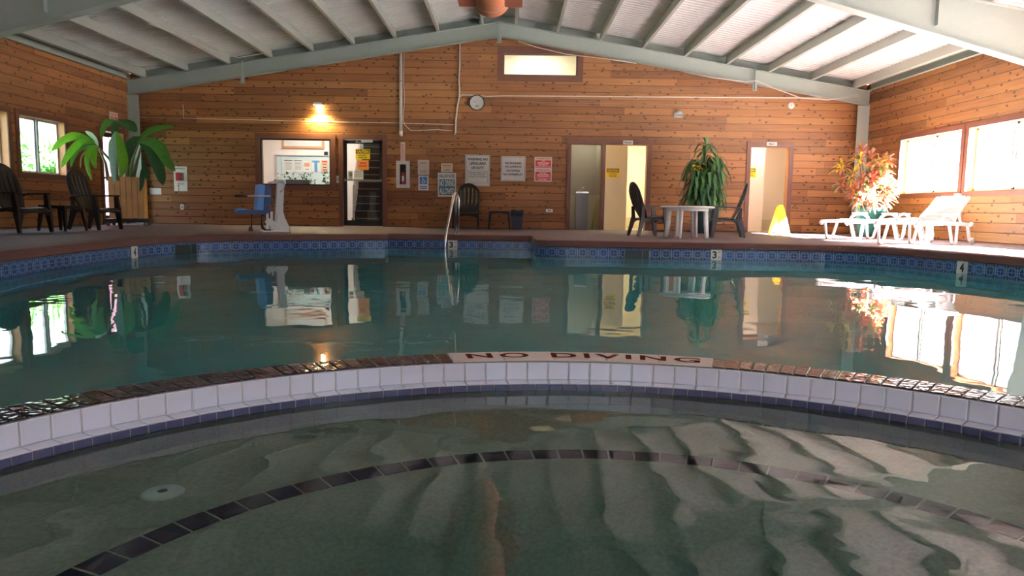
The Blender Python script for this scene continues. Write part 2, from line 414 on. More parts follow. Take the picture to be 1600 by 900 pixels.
# purlins
def purlin(x, label, rz_sign):
    g = G(); z = zt(x); d = 0.20; f = 0.06; t = 0.006; s = rz_sign
    prof = [(0, 0), (f, 0), (f, 0.018), (f - t, 0.018), (f - t, t), (t, t), (t, d - t), (f - t, d - t), (f - t, d - 0.018), (f, d - 0.018), (f, d), (0, d)]
    prof = [(p[0] * s, p[1] + 0.004) for p in prof]
    if s < 0: prof = prof[::-1]
    g.prism(prof, lambda p, y: Vector((p[0], y, p[1])), WALL_BACK + 0.02, WALL_FAR - 0.16)
    o = g.build('roof_purlin', M_purlin, loc=(x, 0, z)); sl = math.atan(0.1665)
    o.rotation_euler = (0, sl * (1 if x > MID else -1), 0)
    tag(o, label, 'roof beam', 'steel purlins under the roof sheets'); return o
ORD = ['first', 'second', 'third', 'fourth', 'fifth', 'sixth', 'seventh', 'eighth', 'ninth', 'tenth']
for i, x in enumerate([-0.68, -1.70, -2.68, -3.63, -4.58, -5.53, -6.50, -7.47, -8.45]):
    purlin(x, f'pale grey steel roof purlin, {ORD[i]} one left of the ridge', -1)
for i, x in enumerate([0.02, 0.97, 1.96, 2.93, 3.90, 4.87, 5.84, 6.83, 7.82]):
    purlin(x, f'pale grey steel roof purlin, {ORD[i]} one right of the ridge', 1)

# steel frames
def frame(Y, label, fw, tapered):
    t = thing('steel_frame', label, 'steel frame', (MID, Y, 0), group='steel roof frames')
    kx = (WALL_RIGHT - WALL_LEFT) / 2
    for s in (-1, 1):
        ex = (WALL_RIGHT - MID - 0.02) if s > 0 else (WALL_LEFT - MID + 0.02)
        z = lambda x: 4.70 - 0.1665 * abs(x)
        if tapered:
            knee = ex - s * 0.0; kd = 0.80; xi = s * 4.3
            top = [(0, z(0)), (xi, z(xi)), (ex, z(ex))]; bot = [(0, z(0) - 0.34), (xi, z(xi) - 0.35), (ex, z(ex) - kd)]
        else:
            top = [(0, z(0)), (ex, z(ex))]; bot = [(0, z(0) - 0.31), (ex, z(ex) - 0.31)]
        g = G()
        for k in range(len(top) - 1):
            g.prism([bot[k], bot[k + 1], top[k + 1], top[k]] if s > 0 else [top[k], top[k + 1], bot[k + 1], bot[k]], lambda p, y: Vector((p[0], y, p[1])), -0.006, 0.006)
        cstrip(g, [(x, zz - 0.006) for x, zz in top], -fw / 2, fw / 2, 0.012); cstrip(g, [(x, zz - 0.006) for x, zz in bot], -fw / 2, fw / 2, 0.014)
        if tapered:
            for fx in (0.75, 0.5, 0.28):
                x = ex * fx; zz = z(x); g.box((x, 0, zz - 0.25), (0.01, fw * 0.9, 0.40))
        g.build('rafter', M_steel, t)
        c = G(); wt, wb = (0.60, 0.30) if tapered else (0.17, 0.17)
        zt_ = z(ex) - (0.80 if tapered else 0.31) - 0.01
        c.prism([(ex, 0), (ex, zt_), (ex - s * wt, zt_), (ex - s * wb, 0)] if s < 0 else [(ex - s * wb, 0), (ex - s * wt, zt_), (ex, zt_), (ex, 0)], lambda p, y: Vector((p[0], y, p[1])), -0.006, 0.006)
        c.beam((ex - s * wb, 0, 0.0), (ex - s * wt, 0, zt_), 0.014, fw, up=(1, 0, 0)); c.beam((ex - s * 0.007, 0, 0.0), (ex - s * 0.007, 0, zt_), 0.014, fw, up=(1, 0, 0))
        c.box((ex - s * wb / 2, 0, 0.008), (wb + 0.1, fw + 0.04, 0.016))
        c.build('column', M_steel, t)
        if not tapered:
            for bx in ((0.0,) if s > 0 else ()) + (s * 5.87,):
                b = G(); zz = z(bx); b.box((bx, -fw / 2 - 0.005, zz - 0.15), (0.02, 0.05, 0.34)); b.box((bx, -fw / 2 - 0.003, zz - 0.39), (0.10, 0.01, 0.17)); b.box((bx, -fw / 2 - 0.03, zz - 0.38), (0.014, 0.06, 0.15))
                b.box((bx, -fw / 2 - 0.02, zz - 0.475), (0.13, 0.06, 0.012)); b.build('bracket', M_steel, t)
    if tapered:
        b = G(); b.box((0, 0, 4.52), (0.03, fw, 0.36)); b.build('ridge_plate', M_steel, t)
    return t
frame(17.36, 'grey green steel gable frame standing against the far wooden wall', 0.16, False)
frame(11.0, 'tapered grey green steel frame crossing the hall above the pool', 0.2, True)
frame(4.4, 'tapered grey green steel frame spanning the hall over the near pool', 0.2, True)
frame(-2.2, 'tapered grey green steel frame spanning the hall behind the spa', 0.2, True)

for s, x, nm in ((-1, WALL_LEFT + 0.05, 'left'), (1, WALL_RIGHT - 0.05, 'right')):
    for (ya, yb), part_ in (((11.13, 17.25), 'beyond the pool frame'), ((4.53, 10.87), 'over the near pool'), ((-2.07, 4.27), 'beside the spa')):
        L_ = yb - ya; g = G(); g.box((0, 0, 0.08), (0.012, L_, 0.14)); g.box((s * 0.0 - s * 0.035, 0, 0.006), (0.08, L_, 0.012)); g.box((-s * 0.035, 0, 0.155), (0.08, L_, 0.01))
        tag(g.build('eave_strut', M_steel, loc=(x, (ya + yb) / 2, zt(x) + 0.0)), f'grey steel eave strut along the top of the {nm} wall, {part_}', 'roof beam', 'steel eave struts')
# closure between wall top beam and roof
g = G()
for sx, xe in ((-1, WALL_LEFT + 0.25), (1, WALL_RIGHT - 0.25)):
    g.prism([(MID, zt(MID)), (xe, zt(xe)), (xe, zt(xe) + 0.2), (MID, zt(MID) + 0.2)][::sx], lambda p, y: Vector((p[0], y, p[1])), WALL_FAR - 0.05, WALL_FAR - 0.02)
st(g.build('trim_rake', M_insul))

# ------------------------------------------------------------------ pool, spa, deck
CX, CY, RI, RO, RL = 0.25, 1.09, 1.955, 2.135, 1.885     # spa ring
ZW, ZSPA, ZTOP, ZFB = -0.225, -0.286, -0.18, -0.262
def smooth(P, n=5):
    out = []
    for i in range(len(P) - 1):
        p0, p1, p2, p3 = (Vector(P[max(i - 1, 0)]), Vector(P[i]), Vector(P[i + 1]), Vector(P[min(i + 2, len(P) - 1)]))
        for k in range(n):
            u = k / n; out.append(0.5 * ((2 * p1) + (p2 - p0) * u + (2 * p0 - 5 * p1 + 4 * p2 - p3) * u * u + (3 * p1 - p0 - 3 * p2 + p3) * u ** 3))
    out.append(Vector(P[-1])); return out
def ringpt(a, r): return Vector((CX + r * math.cos(a), CY + r * math.sin(a)))
left = smooth([(CX - RO, CY), (-2.9, 1.35), (-3.8, 2.4), (-4.2, 4.2), (-4.45, 6.2), (-4.66, 7.6), (-4.76, 9.1), (-4.68, 9.95), (-4.4, 10.7), (-3.85, 11.2), (-3.15, 11.62), (-2.55, 11.95), (-2.08, 12.12)])
recess = [Vector(p) for p in ((-2.08, 12.42), (-1.0, 12.42), (0.36, 12.42))]
right = smooth([(0.36, 11.0), (0.42, 10.80), (0.62, 10.69), (1.0, 10.65), (1.9, 10.62), (2.9, 10.56), (3.9, 10.50), (4.55, 10.32), (5.02, 9.85), (5.25, 9.0), (5.45, 7.95), (5.6, 6.4), (5.4, 4.4), (4.6, 2.6), (3.5, 1.5), (CX + RO, CY)])
OUT = left + recess + right
NR = 72
rear = [ringpt(-math.pi * i / NR, RO) for i in range(1, NR)]
fararc = [ringpt(math.pi * i / NR, RO) for i in range(1, NR)]
hole = OUT + rear
outer = [Vector(p) for p in ((WALL_LEFT, WALL_BACK), (WALL_RIGHT, WALL_BACK), (WALL_RIGHT, WALL_FAR + 0.2), (WALL_LEFT, WALL_FAR + 0.2))]
def flat(name, loops, z, mats, flip=False):
    L = [[Vector((p.x, p.y, z)) for p in lp] for lp in loops]; V = [p for lp in L for p in lp]
    g = G(); vs = [g.bm.verts.new(p) for p in V]
    for t in tessellate_polygon(L):
        try: g.bm.faces.new([vs[i] for i in t])
        except ValueError: pass
    for f in g.bm.faces:
        f.normal_update()
        if f.normal.z < 0: f.normal_flip()
    return g.build(name, mats)
st(flat('floor', [outer, hole], 0.0, M_deck))

def offset(P, i, closed=False):
    a = P[max(i - 1, 0)]; b = P[min(i + 1, len(P) - 1)]; t = (b - a).normalized(); return Vector((-t.y, t.x))    # left of travel = away from the pool (path runs clockwise)
def sweep(name, path, prof, mats, uv=False, kind=True):
    """prof: (outward offset, z) list swept along the path"""
    g = G(); nrm = []
    for i in range(len(path)):
        v = Vector((0, 0))
        if i > 0: t = (path[i] - path[i - 1]).normalized(); v += Vector((-t.y, t.x))
        if i < len(path) - 1: t = (path[i + 1] - path[i]).normalized(); v += Vector((-t.y, t.x))
        v.normalize(); nrm.append(v)
    rows = [[Vector((path[i].x + nrm[i].x * o, path[i].y + nrm[i].y * o, z)) for o, z in prof] for i in range(len(path))]
    V = [[g.bm.verts.new(p) for p in r] for r in rows]; uvl = g.bm.loops.layers.uv.new('UVMap') if uv else None
    dist = [0.0]
    for a, b in zip(path, path[1:]): dist.append(dist[-1] + (b - a).length)
    for i in range(len(rows) - 1):
        for j in range(len(prof) - 1):
            f = g.bm.faces.new((V[i][j], V[i + 1][j], V[i + 1][j + 1], V[i][j + 1]))
            if uv:
                for lp, (ii, jj) in zip(f.loops, ((i, j), (i + 1, j), (i + 1, j + 1), (i, j + 1))): lp[uvl].uv = (dist[ii], prof[jj][1] + 0.23)
    o = g.build(name, mats); return st(o) if kind else o
sweep('trim_coping', OUT, [(0.32, 0.001), (0.30, 0.018), (0.0, 0.022), (-0.022, 0.012), (-0.025, -0.07), (0.0, -0.082)], M_cope)
sweep('wall_tile_band', OUT, [(0.0, -0.08), (0.0, -0.37)], M_band, uv=True)
sweep('wall_pool', OUT, [(0.002, -0.36), (0.002, -1.25)], M_pplaster)
st(flat('floor_pool', [OUT + fararc[::1]], -1.2, M_pplaster))
# underwater entry bench at the far end and the spa's outer wall
sweep('wall_spa_deck', [ringpt(-math.pi * i / NR, RO) for i in range(0, NR + 1)], [(0.0, 0.0), (0.0, ZTOP - 0.01)], M_cope)

M_water = water('pool water', (0.86, 0.97, 0.98), [(0.9, 0.9, 0.010, 1), (2.6, 2.6, 0.0016, 2)], (0.50, 0.09, 0.07))
M_wspa = water('spa water', (0.92, 0.97, 0.96), [(1.3, 1.1, 0.013, 1), (3.8, 3.4, 0.0046, 1), (9, 9, 0.0004, 1)], (0.62, 0.13, 0.12))
st(flat('water_pool', [OUT + fararc], ZW, M_water))
st(flat('water_spa', [[ringpt(2 * math.pi * i / 96, RL + 0.004) for i in range(96)]], ZSPA, M_wspa))

M_grout = plain('grey grout', (0.55, 0.55, 0.52), 0.8, var=0.3, scale=30)
M_wtile = plain('glossy white tile', (0.70, 0.74, 0.86), 0.14, var=0.05, scale=3)
M_spapl = plain('speckled grey plaster', (0.36, 0.36, 0.30), 0.75, var=0.45, scale=75)
M_spafl = plain('blue green spa floor plaster', (0.30, 0.50, 0.48), 0.75, var=0.35, scale=60)
t_ = NT('dark relief tile'); P_ = t_.pos()
vv = t_.n('ShaderNodeTexVoronoi'); vv.inputs['Scale'].default_value = 42; vv.feature = 'SMOOTH_F1'; t_.l(P_, vv.inputs['Vector'])
nz_ = t_.noise(P_, 22, 4); t_.l(t_.mix(nz_, (0.012, 0.010, 0.022), (0.05, 0.032, 0.055)), t_.p.inputs['Base Color']); t_.p.inputs['Roughness'].default_value = 0.10
t_.p.inputs['Specular IOR Level'].default_value = 0.3
t_.l(t_.bump(t_.m('ADD', vv.outputs['Distance'], t_.m('MULTIPLY', nz_, 0.4)), 0.0022), t_.p.inputs['Normal']); M_dtile = t_.mat
M_btile = plain('blue trim tile', (0.085, 0.095, 0.19), 0.2, var=0.35, scale=12)
M_navy = plain('navy tile', (0.022, 0.012, 0.045), 0.6, var=0.35, scale=10, spec=0.1)

g = G(); prof = [(RO, -1.25), (RO, ZTOP - 0.004), (RI - 0.0, ZTOP - 0.004), (RI, ZFB - 0.004), (RL, ZFB - 0.004), (RL, -0.50), (1.30, -0.50), (1.22, -0.503), (1.12, -0.53), (1.02, -0.60), (0.92, -0.74), (0.82, -0.90), (0.70, -1.02), (0.50, -1.05), (0.0, -1.05)]
g.lathe(prof[:5], 144, (CX, CY, 0), 0, smooth=False); g.lathe(prof[4:7], 144, (CX, CY, 0), 1, smooth=False); g.lathe(prof[6:], 144, (CX, CY, 0), 1, smooth=True)
spa = st(g.build('wall_spa', [M_grout, M_spapl, M_spafl], weld=True))
def ringtiles(name, n, r0, z0, r1, z1, gap, mat, a0=0.0, a1=2 * math.pi, th=0.006, lab=None, shift=0.0):
    """tiles laid round the ring on the surface between (r0, z0) and (r1, z1)"""
    g = G(); da = (a1 - a0) / n
    d = Vector((r1 - r0, z1 - z0)); nm = Vector((d.y, -d.x)).normalized()
    for i in range(n):
        rm = (r0 + r1) / 2; ga = gap / rm / 2; b0 = a0 + i * da + ga + shift; b1 = a0 + (i + 1) * da - ga + shift
        def P(a, t, h):
            r = r0 + d.x * t + nm.x * h; z = z0 + d.y * t + nm.y * h; return Vector((CX + r * math.cos(a), CY + r * math.sin(a), z))
        e = gap / 2 / max(d.length, 1e-3); ch = min(0.0035, th); ea = ch / rm; ee = ch / d.length
        Bq = [g.bm.verts.new(P(a, t, 0)) for a, t in ((b0, e), (b1, e), (b1, 1 - e), (b0, 1 - e))]
        Mq = [g.bm.verts.new(P(a, t, th * 0.6)) for a, t in ((b0, e), (b1, e), (b1, 1 - e), (b0, 1 - e))]
        Tq = [g.bm.verts.new(P(a, t, th)) for a, t in ((b0 + ea, e + ee), (b1 - ea, e + ee), (b1 - ea, 1 - e - ee), (b0 + ea, 1 - e - ee))]
        g.bm.faces.new(Tq)
        for A_, B_ in ((Bq, Mq), (Mq, Tq)):
            for k in range(4): g.bm.faces.new((A_[k], A_[(k + 1) % 4], B_[(k + 1) % 4], B_[k]))
    bmesh.ops.recalc_face_normals(g.bm, faces=g.bm.faces)
    return st(g.build(name, mat, spa))
ringtiles('face_tile', 140, RI, ZTOP - 0.002, RI, ZFB, 0.005, M_wtile, th=0.005)
ringtiles('ledge_tile', 140, RI - 0.004, ZFB, RL, ZFB, 0.004, M_wtile, th=0.004)
ringtiles('blue_strip_tile', 210, RL, ZFB + 0.001, RL, ZFB - 0.04, 0.003, M_btile, th=0.003)
ringtiles('navy_line_tile', 96, 1.345, -0.5, 1.255, -0.5, 0.007, M_navy, th=0.004)
aL = math.atan2(2.10, -0.62); aR = math.atan2(2.05, 0.52)
AL, AR = math.radians(104.2), math.radians(72.8)
n1 = int((math.radians(360) + AR - AL) * 2.045 / 0.054)
ringtiles('relief_tile', n1, RO, ZTOP, RI, ZTOP, 0.006, M_dtile, a0=AL, a1=2 * math.pi + AR, th=0.003)
ringtiles('lettered_tile', 5, RO, ZTOP, RI, ZTOP, 0.002, plain('pinkish white tile', (0.66, 0.58, 0.54), 0.5, var=0.05), a0=AR, a1=AL, th=0.006)
M_brown = plain('red brown glaze', (0.13, 0.03, 0.015), 0.9, var=0.1, spec=0.0)
def curved_text(s, a_from, a_to, r_in, r_out, z, mat):
    cu_ = bpy.data.curves.new('t', 'FONT'); cu_.body = s; cu_.size = 1; cu_.offset = 0.025; cu_.space_character = 1.25; cu_.resolution_u = 5
    tmp = bpy.data.objects.new('tmp', cu_); COL.objects.link(tmp); bpy.context.view_layer.update()
    me = bpy.data.meshes.new_from_object(tmp.evaluated_get(bpy.context.evaluated_depsgraph_get())); bpy.data.objects.remove(tmp)
    xs = [v.co.x for v in me.vertices]; ys = [v.co.y for v in me.vertices]; x0, x1, y0, y1 = min(xs), max(xs), min(ys), max(ys)
    for v in me.vertices:
        a = a_from + (v.co.x - x0) / (x1 - x0) * (a_to - a_from); r = r_in + (v.co.y - y0) / (y1 - y0) * (r_out - r_in)
        v.co = Vector((CX + r * math.cos(a), CY + r * math.sin(a), z))
    me.materials.clear(); me.materials.append(mat); o = bpy.data.objects.new('no_diving_lettering', me); COL.objects.link(o); o.parent = spa; return st(o)
curved_text('NO DIVING', math.radians(102.2), math.radians(74.2), RI + 0.04, RO - 0.04, ZTOP + 0.0075, M_brown)

# ------------------------------------------------------------------ openings: windows, doors
def casing(g, P, a0, a1, z0, z1, wd=0.11, th=0.02, bottom=True):
    for c, d in (((a0 - wd / 2, (z0 + z1) / 2), (wd, z1 - z0 + 2 * wd)), ((a1 + wd / 2, (z0 + z1) / 2), (wd, z1 - z0 + 2 * wd)), (((a0 + a1) / 2, z1 + wd / 2), (a1 - a0, wd))) + ((((a0 + a1) / 2, z0 - wd / 2), (a1 - a0, wd)),) * bottom:
        P(g, c, d, th)
def side_window(n, wallx, inward, y0, y1, z0, z1, fmat):
    t = bpy.data.objects.new(f'window_{n}', None); COL.objects.link(t); t.location = (wallx, (y0 + y1) / 2, z0); st(t)
    L, H = y1 - y0, z1 - z0; s = inward
    def put(g, c, d, th): g.box((s * th / 2, c[0], c[1]), (th, d[0], d[1]))
    g = G(); casing(g, put, -L / 2, L / 2, 0, H, 0.10); st(g.build('casing', M_trimwood, t, bevel=0.003, seg=1))
    g = G(); x = -s * 0.15; f = 0.04
    for c, d in (((0, f / 2), (L, f)), ((0, H - f / 2), (L, f)), ((-L / 2 + f / 2, H / 2), (f, H)), ((L / 2 - f / 2, H / 2), (f, H)), ((-0.03, H / 2), (0.05, H)), ((0.03, H / 2), (0.04, H))):
        g.box((x + (0.02 * s if c[0] == 0.03 else 0), c[0], c[1]), (0.04, d[0], d[1]))
    st(g.build('sash_frame', fmat, t))
    g = G(); g.box((x, 0, H / 2), (0.006, L - 0.04, H - 0.04)); st(g.build('pane', M_glass, t))
M_alu = plain('aluminium frame', (0.60, 0.62, 0.64), 0.35, metal=0.3, var=0.04)
n = 1
for a, b in LW: side_window(n, WALL_LEFT, 1, a, b, 1.0, ZH, M_alu); n += 1
for a, b in RW: side_window(n, WALL_RIGHT, -1, a, b, ZS, ZH, M_alu); n += 1
def far_window(n, x0, x1, z0, z1, wd, fmat, bead=0.03, depth=0.08, cmat=None):
    t = bpy.data.objects.new(f'window_{n}', None); COL.objects.link(t); t.location = ((x0 + x1) / 2, WALL_FAR, z0); st(t)
    L, H = x1 - x0, z1 - z0
    def put(g, c, d, th): g.box((c[0], -th / 2, c[1]), (d[0], th, d[1]))
    g = G(); casing(g, put, -L / 2, L / 2, 0, H, wd, 0.022); st(g.build('casing', cmat or M_trimwood, t, bevel=0.003, seg=1))
    g = G()
    for c, d in (((0, bead / 2), (L, bead)), ((0, H - bead / 2), (L, bead)), ((-L / 2 + bead / 2, H / 2), (bead, H)), ((L / 2 - bead / 2, H / 2), (bead, H))): g.box((c[0], depth / 2, c[1]), (d[0], depth, d[1]))
    st(g.build('sash_frame', fmat, t))
    g = G(); g.box((0, depth * 0.6, H / 2), (L - 0.02, 0.006, H - 0.02)); st(g.build('pane', M_glass, t))
far_window(20, -5.92, -4.27, 0.95, 2.03, 0.12, M_black)
far_window(21, -0.24, 1.49, 3.55, 4.06, 0.13, plain('weathered dark wood', (0.10, 0.07, 0.06), 0.6, var=0.2))

def door_casing(n, parts_, z1=2.0, wd=0.10):
    t = bpy.data.objects.new(f'door_{n}', None); COL.objects.link(t); t.location = (0, WALL_FAR, 0); st(t)
    g = G()
    for (xc, zc, w_, h_) in parts_: g.box((xc, -0.011, zc), (w_, 0.022, h_))
    st(g.build('casing', M_trimwood, t, bevel=0.003, seg=1)); return t
door_casing(1, [(1.34, 1.055, 0.10, 2.11), (2.155, 1.0, 0.09, 2.0), (3.23, 1.055, 0.10, 2.11), (2.285, 2.055, 1.79, 0.11)])
door_casing(2, [(5.57, 1.055, 0.10, 2.11), (6.57, 1.055, 0.10, 2.11), (6.07, 2.055, 0.90, 0.11)])
d3 = door_casing(3, [(-4.03, 1.075, 0.10, 2.15), (-3.0, 1.075, 0.10, 2.15), (-3.515, 2.095, 0.93, 0.11)])

# glass lobby door
t = thing('glass_door', 'black framed glass door with yellow, orange and white notices, staircase behind it', 'door', (-3.515, WALL_FAR + 0.05, 0))
g = G()
for c, d in (((-0.425, 1.02), (0.08, 2.0)), ((0.425, 1.02), (0.08, 2.0)), ((0, 1.98), (0.85, 0.08)), ((0, 0.08), (0.85, 0.13))): g.box((c[0], 0, c[1]), (d[0], 0.045, d[1]))
g.build('frame', M_black, t)
g = G(); g.box((0, 0, 1.03), (0.78, 0.008, 1.84)); g.build('pane', M_glass, t)
g = G(); g.box((0, -0.05, 1.09), (0.86, 0.03, 0.035)); g.box((-0.42, -0.04, 1.09), (0.04, 0.06, 0.06)); g.box((0.42, -0.04, 1.09), (0.04, 0.06, 0.06)); g.build('push_bar', M_greypl, t)
g = G(); g.box((0.10, -0.045, 2.0), (0.26, 0.05, 0.055)); g.beam((0.1, -0.07, 1.97), (-0.15, -0.10, 1.965), 0.02, 0.012); g.beam((-0.15, -0.10, 1.965), (-0.13, -0.03, 2.0), 0.02, 0.012)
g.build('door_closer', M_alu, t)
g = G(); g.box((-0.42, -0.035, 0.98), (0.07, 0.03, 0.20)); g.build('lock_plate', M_black, t)

# exit door in left wall
t = thing('exit_door', 'dark framed glazed exit door in the left wall behind the planter', 'door', (WALL_LEFT - 0.10, 16.67, 0))
g = G()
for c, d in (((-0.405, 1.0), (0.09, 2.0)), ((0.405, 1.0), (0.09, 2.0)), ((0, 1.97), (0.8, 0.10)), ((0, 0.10), (0.8, 0.18)), ((0, 1.02), (0.8, 0.04))): g.box((0, c[0], c[1]), (0.045, d[0], d[1]))
g.build('frame', M_black, t)
g = G(); g.box((0, 0, 1.02), (0.008, 0.72, 1.85)); g.build('pane', M_glass, t)
t = bpy.data.objects.new('door_4', None); COL.objects.link(t); t.location = (WALL_LEFT, 16.67, 0); st(t)
g = G()
for c, d in (((-0.5, 1.06), (0.10, 2.12)), ((0.49, 1.06), (0.08, 2.12)), ((0, 2.09), (0.9, 0.10))): g.box((0.011, c[0], c[1]), (0.022, d[0], d[1]))
st(g.build('casing', M_trimwood, t))

# ------------------------------------------------------------------ rooms behind the far wall
def room(name, x0, x1, y0, y1, z0, z1, mat, fmat=None, lo=None):
    g = G(); A = [(x0, y0), (x1, y0), (x1, y1), (x0, y1)]
    def wallq(a, b, za, zb, m): g.face([Vector((a[0], a[1], za)), Vector((b[0], b[1], za)), Vector((b[0], b[1], zb)), Vector((a[0], a[1], zb))], m)
    for a, b in ((A[1], A[2]), (A[2], A[3]), (A[3], A[0])):
        if lo: wallq(a, b, z0, lo, 2); wallq(a, b, lo, z1, 0)
        else: wallq(a, b, z0, z1, 0)
    g.face([Vector((p[0], p[1], z0)) for p in A], 1); g.face([Vector((p[0], p[1], z1)) for p in A], 0)
    return st(g.build(name + '_room', [mat, fmat or M_deck, plain('cream wall tile', (0.62, 0.55, 0.38), 0.35, var=0.08, scale=20)]))
def lamp(name, loc, size, power, col=(1, 0.93, 0.80), rot=None):
    l = bpy.data.lights.new(name, 'AREA'); l.energy = power; l.size = size; l.color = col; o = bpy.data.objects.new(name, l); COL.objects.link(o); o.location = loc
    if rot: o.rotation_euler = rot
    return o
YB = WALL_FAR + 0.2
room('lobby', -7.6, -2.2, YB, 21.0, -0.01, 3.0, M_lobby)
lamp('lobby_ceiling_light', (-5.2, 19.4, 2.95), 1.6, 48)
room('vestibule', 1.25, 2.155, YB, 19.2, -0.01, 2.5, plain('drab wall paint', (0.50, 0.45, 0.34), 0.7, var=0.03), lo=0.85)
lamp('vestibule_light', (1.8, 18.6, 2.45), 0.4, 3)
room('washroom', 2.165, 4.0, YB, 20.2, -0.01, 2.6, M_cream, plain('beige floor tile', (0.45, 0.38, 0.30), 0.5), lo=0.28)
lamp('washroom_light', (3.25, 18.75, 2.55), 0.5, 34, (1, 0.90, 0.62))
room('changing_room', 5.5, 7.2, YB, 19.6, -0.01, 2.6, plain('warm cream paint', (0.82, 0.70, 0.56), 0.7, var=0.03), plain('beige floor tile', (0.45, 0.38, 0.30), 0.5), lo=0.28)
lamp('changing_room_light', (6.2, 18.05, 2.55), 0.4, 17, (1, 0.90, 0.74))
room('upper', -0.8, 2.0, YB, 19.4, 3.3, 4.5, plain('upper room cream', (0.86, 0.84, 0.68), 0.7, var=0.02))
lamp('upper_room_light', (0.6, 18.6, 4.45), 0.8, 24, (1, 0.95, 0.78))
g = G(); g.box((2.51, 18.58, 1.0), (0.68, 0.36, 2.1)); st(g.build('partition', plain('shaded cream paint', (0.74, 0.68, 0.52), 0.7, var=0.03)))  # darker copy of the cream wall paint, shade put into the colour
g = G(); g.box((5.87, 18.62, 1.0), (0.72, 0.5, 2.1)); st(g.build('partition', plain('warm cream paint', (0.82, 0.70, 0.56), 0.7)))

# ------------------------------------------------------------------ outdoors
M_ground = plain('pale concrete outside', (0.62, 0.61, 0.58), 0.9, var=0.1, scale=1)
g = G(); g.box((WALL_RIGHT + 20.3, 7, -0.1), (40, 70, 0.1)); st(g.build('ground_outside', M_ground))
g = G(); g.box((WALL_LEFT - 20.3, 7, -0.1), (40, 70, 0.1)); st(g.build('ground_outside', plain('added low bounce lawn', (0.05, 0.09, 0.03), 0.9, var=0.3)))  # unseen grass, added dark to cut light bounced onto the left ceiling
# pink neighbouring wall with lap siding
g = G(); M_pink = plain('pink siding', (0.80, 0.42, 0.55), 0.7, var=0.03)
for i in range(12): g.box((0, 0, 0.13 + i * 0.25), (0.05, 1.9, 0.243), rot=Matrix.Rotation(R(3), 3, 'Y'))
tag(g.build('garden_wall', M_pink, loc=(WALL_LEFT - 1.3, 18.5, -0.04)), 'pink lap sided wall outside, seen through the exit door', 'wall', kind='structure')

